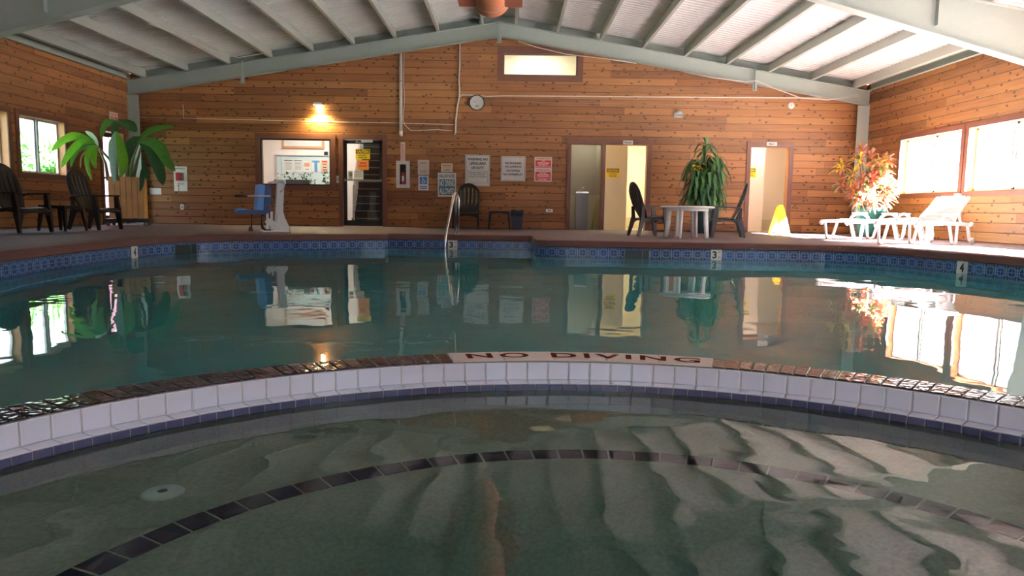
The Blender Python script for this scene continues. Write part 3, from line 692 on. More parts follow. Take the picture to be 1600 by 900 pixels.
# ------------------------------------------------------------------ garden chairs
def garden_chair(mat, label, loc, rz, group):
    """high-backed resin armchair facing +X, seat 0.37, back top 1.05"""
    t = thing('garden_chair', label, 'chair', loc, rz, group)
    # back: fan of slats, arched top, slots between
    NV, slats = 22, 6
    cols = []; half = []
    for k in range(slats):
        cols += [k / slats + 0.012, (k + 1) / slats - 0.012]
    cols[0] = 0.0; cols[-1] = 1.0
    sl0, sl1 = 0.30, 0.86
    rows = []
    for i in range(NV + 1):
        v = i / NV; wv = 0.175 + 0.11 * math.sin(min(v * 1.35, 1.0) * math.pi / 2)
        row = []
        for c in cols:
            s_ = (c - 0.5) * 2
            topz = 1.05 - 0.17 * abs(s_) ** 2.2
            z = 0.33 + (topz - 0.33) * v; y = s_ * wv * (1 - 0.10 * v * v * abs(s_))
            x = -0.15 - 0.23 * v - 0.02 * math.sin(v * math.pi) + 0.045 * s_ * s_
            row.append(Vector((x, y, z)))
        rows.append(row)
    g = G(); g.grid(rows, skip=lambda i, j: j % 2 == 1 and sl0 < (i + 0.5) / NV < sl1, smooth=True)
    g.build('backrest', mat, t, solid=0.016)
    # seat
    g = G(); rows = []
    for i in range(11):
        v = i / 10; x = -0.20 + 0.49 * v; z = 0.345 + 0.030 * math.sin(v * math.pi * 0.75) - (0.05 * max(0, v - 0.85) / 0.15)
        rows.append([Vector((x, y * (0.21 + 0.05 * v), z - 0.012 * (1 - y * y))) for y in (-1, -0.7, -0.35, 0, 0.35, 0.7, 1)])
    g.grid(rows); g.build('seat', mat, t, solid=0.018)
    for s in (-1, 1):
        # arm: wide, slightly sloped, rounded front
        P = [(-0.27, s * 0.275), (-0.1, s * 0.300), (0.16, s * 0.325), (0.25, s * 0.320), (0.275, s * 0.285), (0.25, s * 0.250), (0.16, s * 0.240), (-0.1, s * 0.235), (-0.27, s * 0.235)]
        g = G(); zf = lambda x: 0.575 - 0.02 * (x < -0.2) + 0.012 * (x + 0.27)
        for a, b in ((0, 1),):
            A = [g.bm.verts.new((x, y, zf(x))) for x, y in P]; B = [g.bm.verts.new((x, y, zf(x) + 0.022)) for x, y in P]
            g.bm.faces.new(B if s < 0 else B[::-1]); g.bm.faces.new(A[::-1] if s < 0 else A)
            for i in range(len(P)): g.bm.faces.new((A[i], A[(i + 1) % len(P)], B[(i + 1) % len(P)], B[i]))
        bmesh.ops.recalc_face_normals(g.bm, faces=g.bm.faces)
        g.build('armrest', mat, t, bevel=0.005)
        # front leg runs up to the arm; rear leg slopes back
        g = G(); g.beam((0.27, s * 0.285, 0.0), (0.225, s * 0.275, 0.345), 0.035, 0.05, up=(1, 0, 0), wd2=0.055, th2=0.10); g.beam((0.225, s * 0.275, 0.34), (0.20, s * 0.285, 0.578), 0.045, 0.10, up=(1, 0, 0), wd2=0.04, th2=0.07)
        g.build('front_leg', mat, t, bevel=0.006)
        g = G(); g.beam((-0.33, s * 0.25, 0.0), (-0.235, s * 0.225, 0.36), 0.035, 0.05, up=(1, 0, 0), wd2=0.05, th2=0.09); g.beam((-0.235, s * 0.225, 0.35), (-0.25, s * 0.25, 0.58), 0.03, 0.07, up=(1, 0, 0), wd2=0.03, th2=0.05)
        g.build('rear_leg', mat, t, bevel=0.006)
        # side apron with an arched lower edge
        poly = [(-0.235, 0.345), (0.23, 0.345), (0.23, 0.26), (0.17, 0.30), (0.0, 0.315), (-0.16, 0.30), (-0.235, 0.25)]
        g = G(); g.prism(poly if s > 0 else poly, lambda p, y: Vector((p[0], y, p[1])), s * 0.235 - 0.009, s * 0.235 + 0.009); g.build('side_apron', mat, t)
    g = G(); poly = [(-0.255, 0.335), (0.255, 0.335), (0.255, 0.25), (0.19, 0.285), (0.0, 0.30), (-0.19, 0.285), (-0.255, 0.25)]
    g.prism(poly, lambda p, x: Vector((x, p[0], p[1])), 0.245, 0.263); g.build('front_apron', mat, t)
    return t
ch = garden_chair(M_resinb, 'dark brown resin high-backed garden chair standing beside the exit planter', (-7.27, 12.95, 0), R(-8), 'dark garden chairs by the left windows')
ch['label'] = 'dark high-backed garden chair under the left window, the one beside the planter'
place(ch, (-7.50, 11.32, 0), R(-14), 'dark high-backed garden chair between the two side tables by the left window', 'dark garden chairs by the left windows')
place(ch, (-1.02, 16.95, 0), R(-92), 'dark brown garden chair against the far wall under the lifeguard sign', 'garden chairs by the far wall')
cg = garden_chair(M_resing, 'grey black garden chair left of the white round table, seen from its right side', (2.42, 13.35, 0), R(14), 'garden chairs at the round table')
cg.scale = (0.94,) * 3
c2_ = place(cg, (3.93, 13.55, 0), R(170), 'dark garden chair right of the white round table, facing left', 'garden chairs at the round table')
cg.location = (2.55, 13.66, 0)

def side_table(mat, label, loc, rz, group):
    t = thing('side_table', label, 'side table', loc, rz, group); h, a = 0.415, 0.235
    g = G(); g.box((0, 0, h - 0.012), (2 * a, 2 * a, 0.024)); g.build('table_top', mat, t, bevel=0.01)
    for sx in (-1, 1):
        for sy in (-1, 1):
            g = G(); g.beam((sx * (a + 0.005), sy * (a + 0.005), 0), (sx * (a - 0.035), sy * (a - 0.035), h - 0.02), 0.03, 0.03, wd2=0.06, th2=0.06, up=(0, 1, 0)); g.build('leg', mat, t, bevel=0.005)
    poly = [(-a + .03, h - 0.02), (a - .03, h - 0.02), (a - .03, h - 0.10), (a - .08, h - 0.06), (0, h - 0.045), (-a + .08, h - 0.06), (-a + .03, h - 0.10)]
    for s in (-1, 1):
        g = G(); g.prism(poly, lambda p, y: Vector((p[0], y, p[1])), s * (a - .03) - .008, s * (a - .03) + .008); g.build('apron', mat, t)
        g = G(); g.prism(poly, lambda p, y: Vector((y, p[0], p[1])), s * (a - .03) - .008, s * (a - .03) + .008); g.build('apron', mat, t)
    return t
stb = side_table(M_resinb, 'small dark square side table between the two chairs by the left window', (-7.35, 12.12, 0), R(-8), 'dark side tables by the left windows')
place(stb, (-7.98, 10.72, 0), R(-12), 'small dark square side table at the picture edge, left of both chairs', 'dark side tables by the left windows')
place(stb, (-0.27, 16.85, 0), R(0), 'small dark square side table between garden chair and trash can at the far wall')

# round white table
t = thing('round_table', 'white round resin patio table between two dark chairs', 'table', (3.07, 12.92, 0), R(10))
g = G(); g.lathe([(0.0, 0.555), (0.44, 0.555), (0.462, 0.548), (0.468, 0.535), (0.460, 0.522), (0.44, 0.518), (0.0, 0.518)], 48); g.build('table_top', M_resinw, t)
g = G(); g.lathe([(0.36, 0.518), (0.36, 0.47), (0.345, 0.47), (0.345, 0.518)], 40, smooth=False); g.build('apron', M_resinw, t)
for k in range(4):
    a = math.pi / 4 + k * math.pi / 2 ; c, s = math.cos(a), math.sin(a)
    g = G()
    for o in (-0.034, 0.034):
        g.tube([(0.33 * c - o * s, 0.33 * s + o * c, 0.52), (0.345 * c - o * s, 0.345 * s + o * c, 0.25), (0.375 * c - o * s * 1.1, 0.375 * s + o * c * 1.1, 0.0)], 0.027, 12, radii=[0.030, 0.027, 0.023])
    g.beam((0.33 * c, 0.33 * s, 0.52), (0.37 * c, 0.37 * s, 0.03), 0.05, 0.012, up=(c, s, 0)); g.build('leg', M_resinw, t)

# loungers
def lounger(label, loc, rz, ang, group):
    """white resin sun lounger; foot at -X, head at +X"""
    t = thing('sun_lounger', label, 'sun lounger', loc, rz, group); m = M_resinw
    zb = 0.33
    for s in (-1, 1):
        g = G(); pts = [(-0.95, s * 0.30, zb - 0.05), (-0.90, s * 0.315, zb), (-0.3, s * 0.32, zb + 0.01), (0.3, s * 0.32, zb), (0.92, s * 0.30, zb - 0.015)]
        for a, b in zip(pts, pts[1:]): g.beam(a, b, 0.045, 0.06)
        g.build('side_rail', m, t, bevel=0.012)
        # armrest loop
        g = G(); lp = [(-0.02 + 0.22 * math.cos(q), s * 0.335, zb + 0.01 + 0.13 * math.sin(q)) for q in [math.pi * i / 12 for i in range(13)]]
        g.tube(lp, 0.022, 10, radii=[0.026] + [0.024] * 11 + [0.026]); g.box((-0.02, s * 0.335, zb + 0.145), (0.30, 0.07, 0.025)); g.build('armrest', m, t)
        for x0, sx in ((-0.72, 1), (0.25, 1)):
            g = G(); leg = [(x0 - 0.13, s * 0.30, zb - 0.02), (x0 - 0.06, s * 0.325, 0.04), (x0 - 0.03, s * 0.33, 0.018), (x0 + 0.05, s * 0.33, 0.018), (x0 + 0.08, s * 0.325, 0.04), (x0 + 0.15, s * 0.30, zb - 0.02)]
            for a, b in zip(leg, leg[1:]): g.beam(a, b, 0.035, 0.035, up=(0, 1, 0) if abs(a[2] - b[2]) > .1 else (0, 0, 1))
            g.build('leg', m, t, bevel=0.006)
        g = G(); g.beam((0.80, s * 0.28, zb - 0.02), (0.90, s * 0.29, 0.05), 0.03, 0.045, up=(0, 1, 0)); g.build('rear_leg', m, t, bevel=0.005)
        g = G(); g.lathe([(0.0, -0.02), (0.048, -0.02), (0.055, -0.01), (0.055, 0.01), (0.048, 0.02), (0.0, 0.02)], 20, c=(0.91, s * 0.315, 0.055), rot=Matrix.Rotation(R(90), 3, 'X')); g.build('wheel', m, t)
    g = G()
    for i in range(13): g.box((-0.88 + i * 0.0915, 0, zb + 0.012), (0.080, 0.60, 0.014))
    g.box((-0.33, 0, zb + 0.0), (1.1, 0.05, 0.02)); g.build('bed_slats', m, t)
    piv = Vector((0.30, 0, zb + 0.02)); rt = Matrix.Rotation(-ang, 3, 'Y')
    g = G()
    for i in range(8): g.box(piv + rt @ Vector((0.05 + i * 0.088, 0, 0.01)), (0.076, 0.56 - 0.004 * i * i, 0.014), rot=rt)
    for y in (-0.27, 0.0, 0.27): g.beam(piv + rt @ Vector((0.0, y, -0.005)), piv + rt @ Vector((0.70, y * 0.86, -0.005)), 0.035, 0.025)
    g.build('backrest', m, t)
    if ang > 0.3:
        for y in (-0.18, 0.18): g = G(); g.beam(piv + rt @ Vector((0.42, y, -0.01)), (0.78, y, zb - 0.01), 0.03, 0.02, up=(0, 1, 0)); g.build('prop', m, t)
    return t
lg = lounger('white resin sun lounger with its backrest raised, nearest the pool on the right', (6.52, 11.62, 0.0), R(36), 0.62, 'white sun loungers by the right windows')
l2 = lounger('white resin sun lounger lying flat, behind the one with raised backrest', (6.60, 13.42, 0.0), R(20), 0.06, 'white sun loungers by the right windows')

# ------------------------------------------------------------------ plants
LF = {'bright': leafmat('bright banana leaf', (0.16, 0.42, 0.03), 0.5), 'mid': leafmat('green banana leaf', (0.07, 0.22, 0.035), 0.4), 'dark': leafmat('dark banana leaf', (0.03, 0.10, 0.03), 0.3), 'pale': leafmat('pale leaf with glare', (0.30, 0.52, 0.42), 0.25), 'dry': leafmat('dry leaf', (0.40, 0.24, 0.14), 0.2)}  # the pale one has a young leaf's glare put into its colour
M_stem = plain('green plant stem', (0.16, 0.24, 0.08), 0.5, var=0.2)
LEAVES = [
  ([(-8.11, 14.8, 1.63), (-8.35, 14.63, 1.77), (-8.55, 14.47, 1.66), (-8.69, 14.3, 1.43)],0.13,'bright'),
  ([(-8.11, 14.8, 1.63), (-8.3, 14.63, 1.65), (-8.45, 14.47, 1.41), (-8.51, 14.3, 1.12)],0.13,'bright'),
  ([(-8.12, 14.85, 1.62), (-8.3, 14.73, 1.62), (-8.43, 14.62, 1.42), (-8.45, 14.5, 1.14)],0.1,'mid'),
  ([(-8.08, 14.8, 1.59), (-8.17, 14.67, 1.49), (-8.15, 14.53, 1.23), (-7.99, 14.4, 0.88)],0.09,'bright'),
  ([(-8.08, 14.8, 1.59), (-8.11, 14.73, 1.48), (-8.09, 14.67, 1.3), (-8.01, 14.6, 1.13)],0.11,'bright'),
  ([(-8.08, 14.85, 1.56), (-8.17, 14.87, 1.74), (-8.27, 14.88, 1.82), (-8.36, 14.9, 1.88)],0.1,'pale'),
  ([(-8.14, 14.85, 1.62), (-8.39, 14.83, 1.64), (-8.57, 14.82, 1.56), (-8.72, 14.8, 1.43)],0.1,'dark'),
  ([(-8.1, 14.85, 1.59), (-8.32, 14.9, 1.59), (-8.49, 14.95, 1.54), (-8.59, 15.0, 1.45)],0.09,'mid'),
  ([(-8.18, 14.8, 1.56), (-8.36, 14.75, 1.39), (-8.37, 14.7, 1.13)],0.03,'dry'),
  ([(-7.76, 14.9, 1.89), (-7.77, 14.8, 1.63), (-7.73, 14.7, 1.31), (-7.67, 14.6, 0.83)],0.14,'pale'),
  ([(-7.74, 14.9, 1.89), (-7.62, 14.82, 1.57), (-7.55, 14.73, 1.25), (-7.56, 14.65, 0.97)],0.17,'bright'),
  ([(-7.78, 15.0, 2.06), (-7.89, 14.93, 2.08), (-7.98, 14.87, 1.95), (-8.0, 14.8, 1.73)],0.12,'mid'),
  ([(-7.77, 15.0, 2.13), (-7.8, 14.95, 1.98), (-7.8, 14.9, 1.8)],0.12,'dark'),
  ([(-7.76, 15.0, 2.09), (-7.59, 14.97, 2.06), (-7.46, 14.93, 2.0), (-7.33, 14.9, 1.88)],0.18,'dark'),
  ([(-7.39, 15.2, 1.8), (-7.56, 15.17, 1.7), (-7.64, 15.13, 1.47), (-7.68, 15.1, 1.19)],0.2,'dark'),
  ([(-7.4, 15.1, 1.7), (-7.13, 15.0, 1.72), (-6.87, 14.9, 1.56), (-6.73, 14.8, 1.33), (-6.5, 14.7, 1.1)],0.2,'mid'),
  ([(-7.4, 15.1, 1.67), (-7.15, 15.03, 1.53), (-6.99, 14.95, 1.28), (-6.88, 14.88, 1.02), (-6.8, 14.8, 0.83)],0.22,'dark'),
  ([(-7.53, 15.2, 1.67), (-7.35, 15.2, 1.86), (-7.09, 15.2, 2.0), (-6.71, 15.2, 2.03)],0.13,'mid'),
  ([(-7.49, 15.2, 1.58), (-7.4, 15.25, 1.8), (-7.26, 15.3, 2.03)],0.02,'dry'),
  ([(-7.38, 15.2, 1.41), (-7.35, 15.17, 1.19), (-7.28, 15.13, 1.03), (-7.22, 15.1, 0.93)],0.1,'dark'),
  ([(-7.33, 15.2, 1.29), (-7.39, 15.17, 1.09), (-7.39, 15.13, 0.89), (-7.42, 15.1, 0.7)],0.09,'dark'),
]
STEMS = [
  [(-7.84, 15.1, 1.0), (-7.92, 14.95, 1.33), (-8.08, 14.8, 1.59)],
  [(-8.05, 15.1, 1.0), (-8.02, 14.97, 1.26), (-8.08, 14.85, 1.54)],
  [(-7.88, 15.1, 0.99), (-7.86, 15.07, 1.46), (-7.81, 15.03, 1.9), (-7.77, 15.0, 2.14)],
  [(-7.67, 15.2, 1.01), (-7.57, 15.15, 1.34), (-7.4, 15.1, 1.7)],
  [(-7.74, 15.2, 1.01), (-7.64, 15.2, 1.47), (-7.53, 15.2, 1.67)],
  [(-7.63, 15.25, 1.01), (-7.5, 15.22, 1.35), (-7.37, 15.2, 1.74)],
]

px, py = -7.96, 15.42
t = thing('banana_planter', 'tall banana plant in a square cedar board planter on a black wheeled tray', 'potted plant', (px, py, 0.0))
BZ = Vector((0, 0, 0.925))
o0 = Vector((-7.82, 15.42, 0.925))
for i, (pts, wd, c) in enumerate(LEAVES):
    g = G(); P = [Vector(p) - o0 + BZ for p in pts]
    g.leaf(P, wd * 1.15, side='face', fold=0.22, wave=0.0 if c == 'dry' else 0.16, seed=i)
    for v in g.bm.verts: v.co.y += 0.0
    g.build('leaf', LF[c], t, sub=1)
for s_ in STEMS:
    P = [Vector(p) - o0 for p in s_]; P[0].z = 0.0; P[0].y = min(P[0].y, 0.1); P = [p + BZ for p in P]
    g = G(); n_ = len(P); g.tube(P, 0.03, 8, radii=[0.036 - 0.022 * k / (n_ - 1) for k in range(n_)]); g.build('stem', M_stem, t)
# planter box of upright cedar boards on a wheeled tray
pl = t; pr = Matrix.Rotation(R(20), 4, 'Z')
M_slat = plank = plain('honey cedar board', (0.55, 0.29, 0.11), 0.55, var=0.35, scale=4)
a = 0.31; g = G()
for k in range(4):
    rt = Matrix.Rotation(k * math.pi / 2, 3, 'Z')
    for i in range(6):
        g.box(rt @ Vector((-a + (i + 0.5) * 2 * a / 6, -a, 0.58)), (2 * a / 6 - 0.009, 0.022, 0.84 + 0.006 * (i % 2)), rot=rt)
g.build('board_side', M_slat, pl).rotation_euler = (0, 0, R(20))
g = G(); g.box((0, 0, 0.55), (2 * a - 0.04, 2 * a - 0.04, 0.70)); g.build('inner_liner', M_black, pl).rotation_euler = (0, 0, R(20))
g = G(); g.box((0, 0, 0.90), (2 * a - 0.04, 2 * a - 0.04, 0.02)); g.build('soil', plain('potting soil', (0.05, 0.03, 0.02), 0.9, var=0.4), pl).rotation_euler = (0, 0, R(20))
g = G(); g.box((0, 0, 0.115), (0.80, 0.80, 0.07)); g.build('tray', M_black, pl, bevel=0.01).rotation_euler = (0, 0, R(20))
for sx in (-1, 1):
    for sy in (-1, 1):
        g = G(); g.lathe([(0.0, -0.014), (0.036, -0.014), (0.040, -0.008), (0.040, 0.008), (0.036, 0.014), (0, 0.014)], 16, c=(sx * 0.34, sy * 0.34, 0.04), rot=Matrix.Rotation(R(90), 3, 'X')); g.box((sx * 0.34, sy * 0.34, 0.072), (0.03, 0.045, 0.02)); g.build('caster', M_greypl, pl).rotation_euler = (0, 0, R(20))

def pot(name, label, loc, r0, r1, h, mat, saucer=True, soilz=0.93):
    t = thing(name, label, 'potted plant', loc)
    g = G(); g.lathe([(0.0, 0.02), (r0, 0.02), (r0 + (r1 - r0) * .9, h * .86), (r1 * 1.04, h * .86), (r1 * 1.08, h * .9), (r1 * 1.08, h * .99), (r1 * 1.03, h), (r1 * .96, h), (r1 * .93, h * soilz)], 36); g.build('pot_body', mat, t)
    g = G(); g.lathe([(r1 * .935, h * soilz), (0.0, h * soilz + 0.01)], 24); g.build('soil', plain('potting soil', (0.05, 0.03, 0.02), 0.9, var=0.4), t)
    if saucer: g = G(); g.lathe([(0.0, 0.0), (r0 * 1.45, 0.0), (r0 * 1.6, 0.035), (r0 * 1.5, 0.035), (r0 * 1.4, 0.015), (0.0, 0.015)], 32); g.build('saucer', M_black, t)
    return t
M_teal = plain('teal glazed pot', (0.035, 0.16, 0.13), 0.3, var=0.15)
M_slate = plain('slate blue pot', (0.10, 0.17, 0.19), 0.35, var=0.15)
rnd = random.Random(11)
t = pot('potted_corn_plant', 'bushy corn plant with drooping green leaves in a grey green pot behind the round table', (4.18, 16.1, 0), 0.17, 0.235, 0.56, M_slate); CZ = 0.5
canes = [(0.0, 0.02, 1.40), (-0.19, 0.03, 1.02), (0.19, -0.04, 1.10), (0.02, -0.12, 0.80), (-0.10, 0.10, 0.72), (0.20, 0.06, 0.72), (-0.22, -0.06, 0.68), (0.04, -0.18, 0.42), (-0.15, -0.15, 0.36), (0.17, -0.15, 0.38)]
fol = [G(), G()]
for (cx_, cy_, h_) in canes:
    g = G(); g.tube([(cx_ * 0.5, cy_ * 0.5, 0.0), (cx_ * .8, cy_ * .8, h_ * .5), (cx_, cy_, h_ - 0.05)], 0.016, 8); g.build('cane', M_stem, t, loc=(0, 0, CZ))
    nl = int(24 + h_ * 12) if h_ < 1.3 else 26
    for k in range(nl):
        u = k / nl; z0 = h_ * (0.66 + 0.32 * u) if h_ > 1 else h_ * (0.25 + 0.75 * u)
        az = k * 2.4 + rnd.uniform(-.3, .3); L = (0.42 - 0.12 * u * u) * (0.8 if h_ < 0.5 else 1) * rnd.uniform(0.8, 1.12); up = 0.02 + 0.16 * u
        r = lambda q: Vector((cx_ + math.cos(az) * L * q[0], cy_ + math.sin(az) * L * q[0], z0 + L * q[1]))
        drop = rnd.uniform(0.45, 0.95) if h_ < 1.3 else rnd.uniform(0.1, 0.6)
        fol[k % 2].leaf([r((0.02, 0)), r((0.28, up + 0.14)), r((0.58, up)), r((0.76, -0.35 * drop)), r((0.84, -0.85 * drop))], rnd.uniform(0.055, 0.078), fold=0.3, seed=k)
for k in range(9):
    az = k * 0.7; r = lambda q: Vector((math.cos(az) * q[0], 0.02 + math.sin(az) * q[0], 1.36 + q[1])); fol[0].leaf([r((0, 0)), r((0.03, 0.10)), r((0.07, 0.18)), r((0.12, 0.19))], 0.035, fold=0.4)
fol[0].build('foliage', leafmat('corn plant leaf light', (0.08, 0.21, 0.06), 0.3), t, loc=(0, 0, CZ))
fol[1].build('foliage', leafmat('corn plant leaf dark', (0.03, 0.10, 0.04), 0.2), t, loc=(0, 0, CZ))
g = G()
for k in range(7):
    x_, z_ = -0.30 + rnd.uniform(-.08, .14), 0.98 + rnd.uniform(-.16, .06); g.leaf([(x_, -0.22, z_), (x_ + 0.03, -0.26, z_ + 0.03), (x_ + 0.08, -0.24, z_ - 0.02)], 0.06, fold=0.1, seed=k)
g.build('yellow_leaves', leafmat('yellowed leaf', (0.75, 0.52, 0.02), 0.3), t, loc=(0, 0, CZ))

t = pot('potted_croton', 'croton with yellow, red and green leaf rosettes in a teal pot in the sunlit corner', (7.20, 14.85, 0), 0.20, 0.27, 0.60, M_teal, saucer=False); CZ = 0.56
fm = [G(), G(), G(), G()]
heads = [(-0.52, 0.0, 0.78), (-0.34, -0.16, 0.62), (-0.22, -0.1, 0.92), (-0.08, -0.22, 0.74), (-0.30, -0.2, 0.36), (0.05, -0.15, 0.48), (0.12, -0.2, 0.86), (0.28, -0.05, 0.70), (0.36, 0.0, 0.92), (0.30, -0.15, 0.42), (-0.12, 0.05, 1.12), (-0.46, 0.1, 0.46), (-0.10, -0.25, 0.30), (0.15, 0.1, 0.25), (0.42, 0.1, 0.5), (0.05, 0.0, 1.0), (-0.25, -0.2, 0.18), (0.0, -0.25, 0.14), (0.25, -0.18, 0.16), (-0.02, -0.22, 0.58), (-0.18, -0.2, 0.52), (0.18, -0.2, 0.62), (0.4, -0.05, 0.3)]
g = G()
for i, (hx, hy, hz) in enumerate(heads):
    g.tube([(hx * 0.1, hy * 0.1, 0.0), (hx * 0.45, hy * 0.45, hz * 0.5), (hx * 0.9, hy * 0.9, hz - 0.1), (hx, hy, hz - 0.02)], 0.011, 7)
    out = Vector((hx, hy, max(hz - 0.2, 0.15))).normalized()
    for k in range(40):
        dirv = (Vector((rnd.gauss(0, 1), rnd.gauss(0, 1), rnd.gauss(0, 1))).normalized() + out * 0.75).normalized(); L = rnd.uniform(0.16, 0.28)
        b = Vector((hx, hy, hz)); e = b + dirv * L; mid = b + dirv * L * 0.55 + Vector((0, 0, 0.02)); e.z -= 0.03
        q = rnd.random(); ci = (0 if i in (1, 2, 0, 6) else 1) if q < 0.42 else (1 if q < 0.62 else (2 if q < 0.82 else 3))
        fm[ci].leaf([b, mid, e], rnd.uniform(0.032, 0.048), fold=0.25, seed=k)
g.build('branches', plain('croton bark', (0.22, 0.16, 0.11), 0.7), t, loc=(-0.10, 0, CZ))
for gg, c in zip(fm, ((0.72, 0.52, 0.03), (0.50, 0.13, 0.07), (0.10, 0.22, 0.04), (0.45, 0.22, 0.20))): gg.build('foliage', leafmat('croton leaf', c, 0.3), t, loc=(-0.10, 0, CZ))

# outdoor shrub seen through the left windows
def shrub(name, label, loc, R_, n, seed, cat='bush', sc=(1, 1, 1)):
    rr = random.Random(seed); t = thing(name, label, cat, loc); g = G()
    for k in range(n):
        d = Vector((rr.gauss(0, 1), rr.gauss(0, 1), rr.gauss(0, 1))).normalized(); rad = R_ * rr.uniform(0.75, 1.0) * (1 + 0.12 * math.sin(5 * d.x) * math.cos(4 * d.z))
        b = Vector((d.x * rad * sc[0], d.y * rad * sc[1], R_ * sc[2] * 0.9 + d.z * rad * sc[2])); a_ = Vector((rr.gauss(0, 1), rr.gauss(0, 1), rr.gauss(0, 1))).normalized()
        if b.z < 0.02: continue
        g.leaf([b, b + (d + a_) * 0.08, b + (d + a_ * 1.3) * 0.17], 0.09, fold=0.2, seed=k)
    g.build('foliage', leafmat('outdoor leaf', (0.10, 0.26, 0.07), 0.4), t)
    g = G(); c_ = bmesh.ops.create_icosphere(g.bm, subdivisions=3, radius=R_ * 0.82)
    for v in g.bm.verts: v.co = Vector((v.co.x * sc[0], v.co.y * sc[1], v.co.z * sc[2] + R_ * sc[2] * 0.9)) * (1 + 0.05 * math.sin(9 * v.co.x + 7 * v.co.z))
    g.build('inner_foliage', plain('dense inner foliage', (0.05, 0.13, 0.04), 0.9, var=0.5, scale=9, bump=0.02), t)
    g = G(); g.tube([(0, 0, 0), (0.05, 0, R_ * sc[2])], 0.07, 8, radii=[0.08, 0.04]); g.build('trunk', M_stem, t)
    return t
shrub('garden_bush', 'rounded green bush outdoors behind the left window pane', (WALL_LEFT - 4.1, 21.0, -0.05), 1.18, 1900, 3)
shrub('garden_bush', 'loose green bush outdoors at the lower edge of the left window', (WALL_LEFT - 7.2, 20.9, -0.05), 0.86, 1000, 5)

# ------------------------------------------------------------------ far wall signs and fittings
W = WALL_FAR
sign('warning_sign', 'white no lifeguard on duty warning sign, behind the garden chair', 'sign', -1.10, -0.52, 0.99, 1.72, M_signw, [
    ('WARNING: NO', 0, 0.36, 0.82, 0.085, M_ink), ('LIFEGUARD', 0, 0.225, 0.66, 0.09, M_ink), ('ON DUTY', 0, 0.085, 0.50, 0.09, M_ink),
    ('CHILDREN UNDER 14 MAY', 0, -0.075, 0.70, 0.028, M_ink), ('NOT USE POOL WITHOUT', 0, -0.135, 0.64, 0.028, M_ink), ('AN ADULT IN ATTENDANCE', 0, -0.20, 0.70, 0.028, M_ink)], border=M_ink,
    blocks=[(0, -0.015, 0.80, 0.006, M_ink), (0, -0.40, 0.80, 0.006, M_ink), (-0.40, -0.21, 0.010, 0.385, M_ink), (0.40, -0.21, 0.010, 0.385, M_ink)])
sign('rules_sign', 'square white sign listing no running, jumping, diving or horseplay', 'sign', -0.26, 0.32, 1.12, 1.70, M_signw, [
    ('NO RUNNING', 0, 0.22, 0.66, 0.085, M_ink), ('NO JUMPING', 0, 0.07, 0.66, 0.085, M_ink), ('NO DIVING', 0, -0.08, 0.54, 0.085, M_ink), ('NO HORSEPLAY', 0, -0.23, 0.80, 0.085, M_ink)], border=M_ink)
sign('warning_sign', 'red and white bilingual lifeguard warning sign, beside the square rules sign', 'sign', 0.53, 0.94, 1.12, 1.69, M_signw, [
    ('WARNING', 0, 0.43, 0.84, 0.055, M_red), ('NO', 0, 0.335, 0.18, 0.045, M_text_w), ('LIFEGUARD', 0, 0.26, 0.70, 0.055, M_text_w), ('ON DUTY', 0, 0.185, 0.56, 0.055, M_text_w), ('SWIM AT YOUR OWN RISK', 0, 0.115, 0.80, 0.03, M_text_w),
    ('ADVERTENCIA', 0, -0.03, 0.84, 0.06, M_red), ('NO HAY', 0, -0.155, 0.42, 0.045, M_text_w), ('SALVAVIDAS', 0, -0.225, 0.70, 0.05, M_text_w), ('TRABAJANDO', 0, -0.295, 0.74, 0.05, M_text_w), ('NADE BAJO SU', 0, -0.37, 0.80, 0.03, M_text_w), ('PROPIO RIESGO', 0, -0.42, 0.5, 0.03, M_text_w)],
    blocks=[(0, 0.22, 0.88, 0.30, M_red), (0, -0.28, 0.88, 0.36, M_red)])
sign('shallow_water_sign', 'weathered shallow water no diving allowed sign behind the pool handrail', 'sign', -1.745, -1.315, 0.73, 1.29, M_signw, [
    ('SHALLOW WATER', 0, 0.365, 0.86, 0.15, M_tealink), ('NO DIVING', 0, 0.065, 0.82, 0.27, M_signw), ('ALLOWED', 0, -0.26, 0.82, 0.26, M_signw)], blocks=[(0, -0.10, 0.88, 0.66, M_tealink)])
sign('notice_plate', 'small cream notice plate directly above the shallow water sign', 'sign', -1.67, -1.40, 1.31, 1.51, plain('aged cream plate', (0.55, 0.50, 0.40), 0.5), [
    (None, 0, 0.26, 0.75, 0.14, M_greypl), (None, 0, 0.0, 0.8, 0.14, M_orange), (None, 0, -0.28, 0.55, 0.14, M_greypl)])
sign('framed_notice', 'framed glossy notice above the blue accessible lift sign', 'notice', -2.22, -1.95, 1.235, 1.585, plain('glossy laminated paper', (0.60, 0.52, 0.48), 0.08, spec=0.8), [
    (None, 0, 0.30, 0.6, 0.07, M_greypl), (None, 0, -0.22, 0.62, 0.045, M_greypl), (None, 0, -0.32, 0.66, 0.045, M_greypl)])
o = sign('accessible_lift_sign', 'small blue and white accessible pool lift sign', 'sign', -2.205, -1.965, 0.875, 1.215, M_signw, [
    (None, 0, -0.26, 0.70, 0.07, M_blueink), (None, 0, -0.38, 0.70, 0.06, M_blueink)], blocks=[(0, 0.17, 0.72, 0.50, M_blueink)])
g = G(); y_ = -0.0155
for a_, b_ in (((-0.02, 0.115), (-0.01, 0.055)), ((-0.01, 0.055), (0.03, 0.052)), ((0.03, 0.052), (0.045, 0.012)), ((-0.03, 0.085), (0.02, 0.085))): g.beam((a_[0], y_, a_[1]), (b_[0], y_, b_[1]), 0.003, 0.012, up=(0, 0, 1))
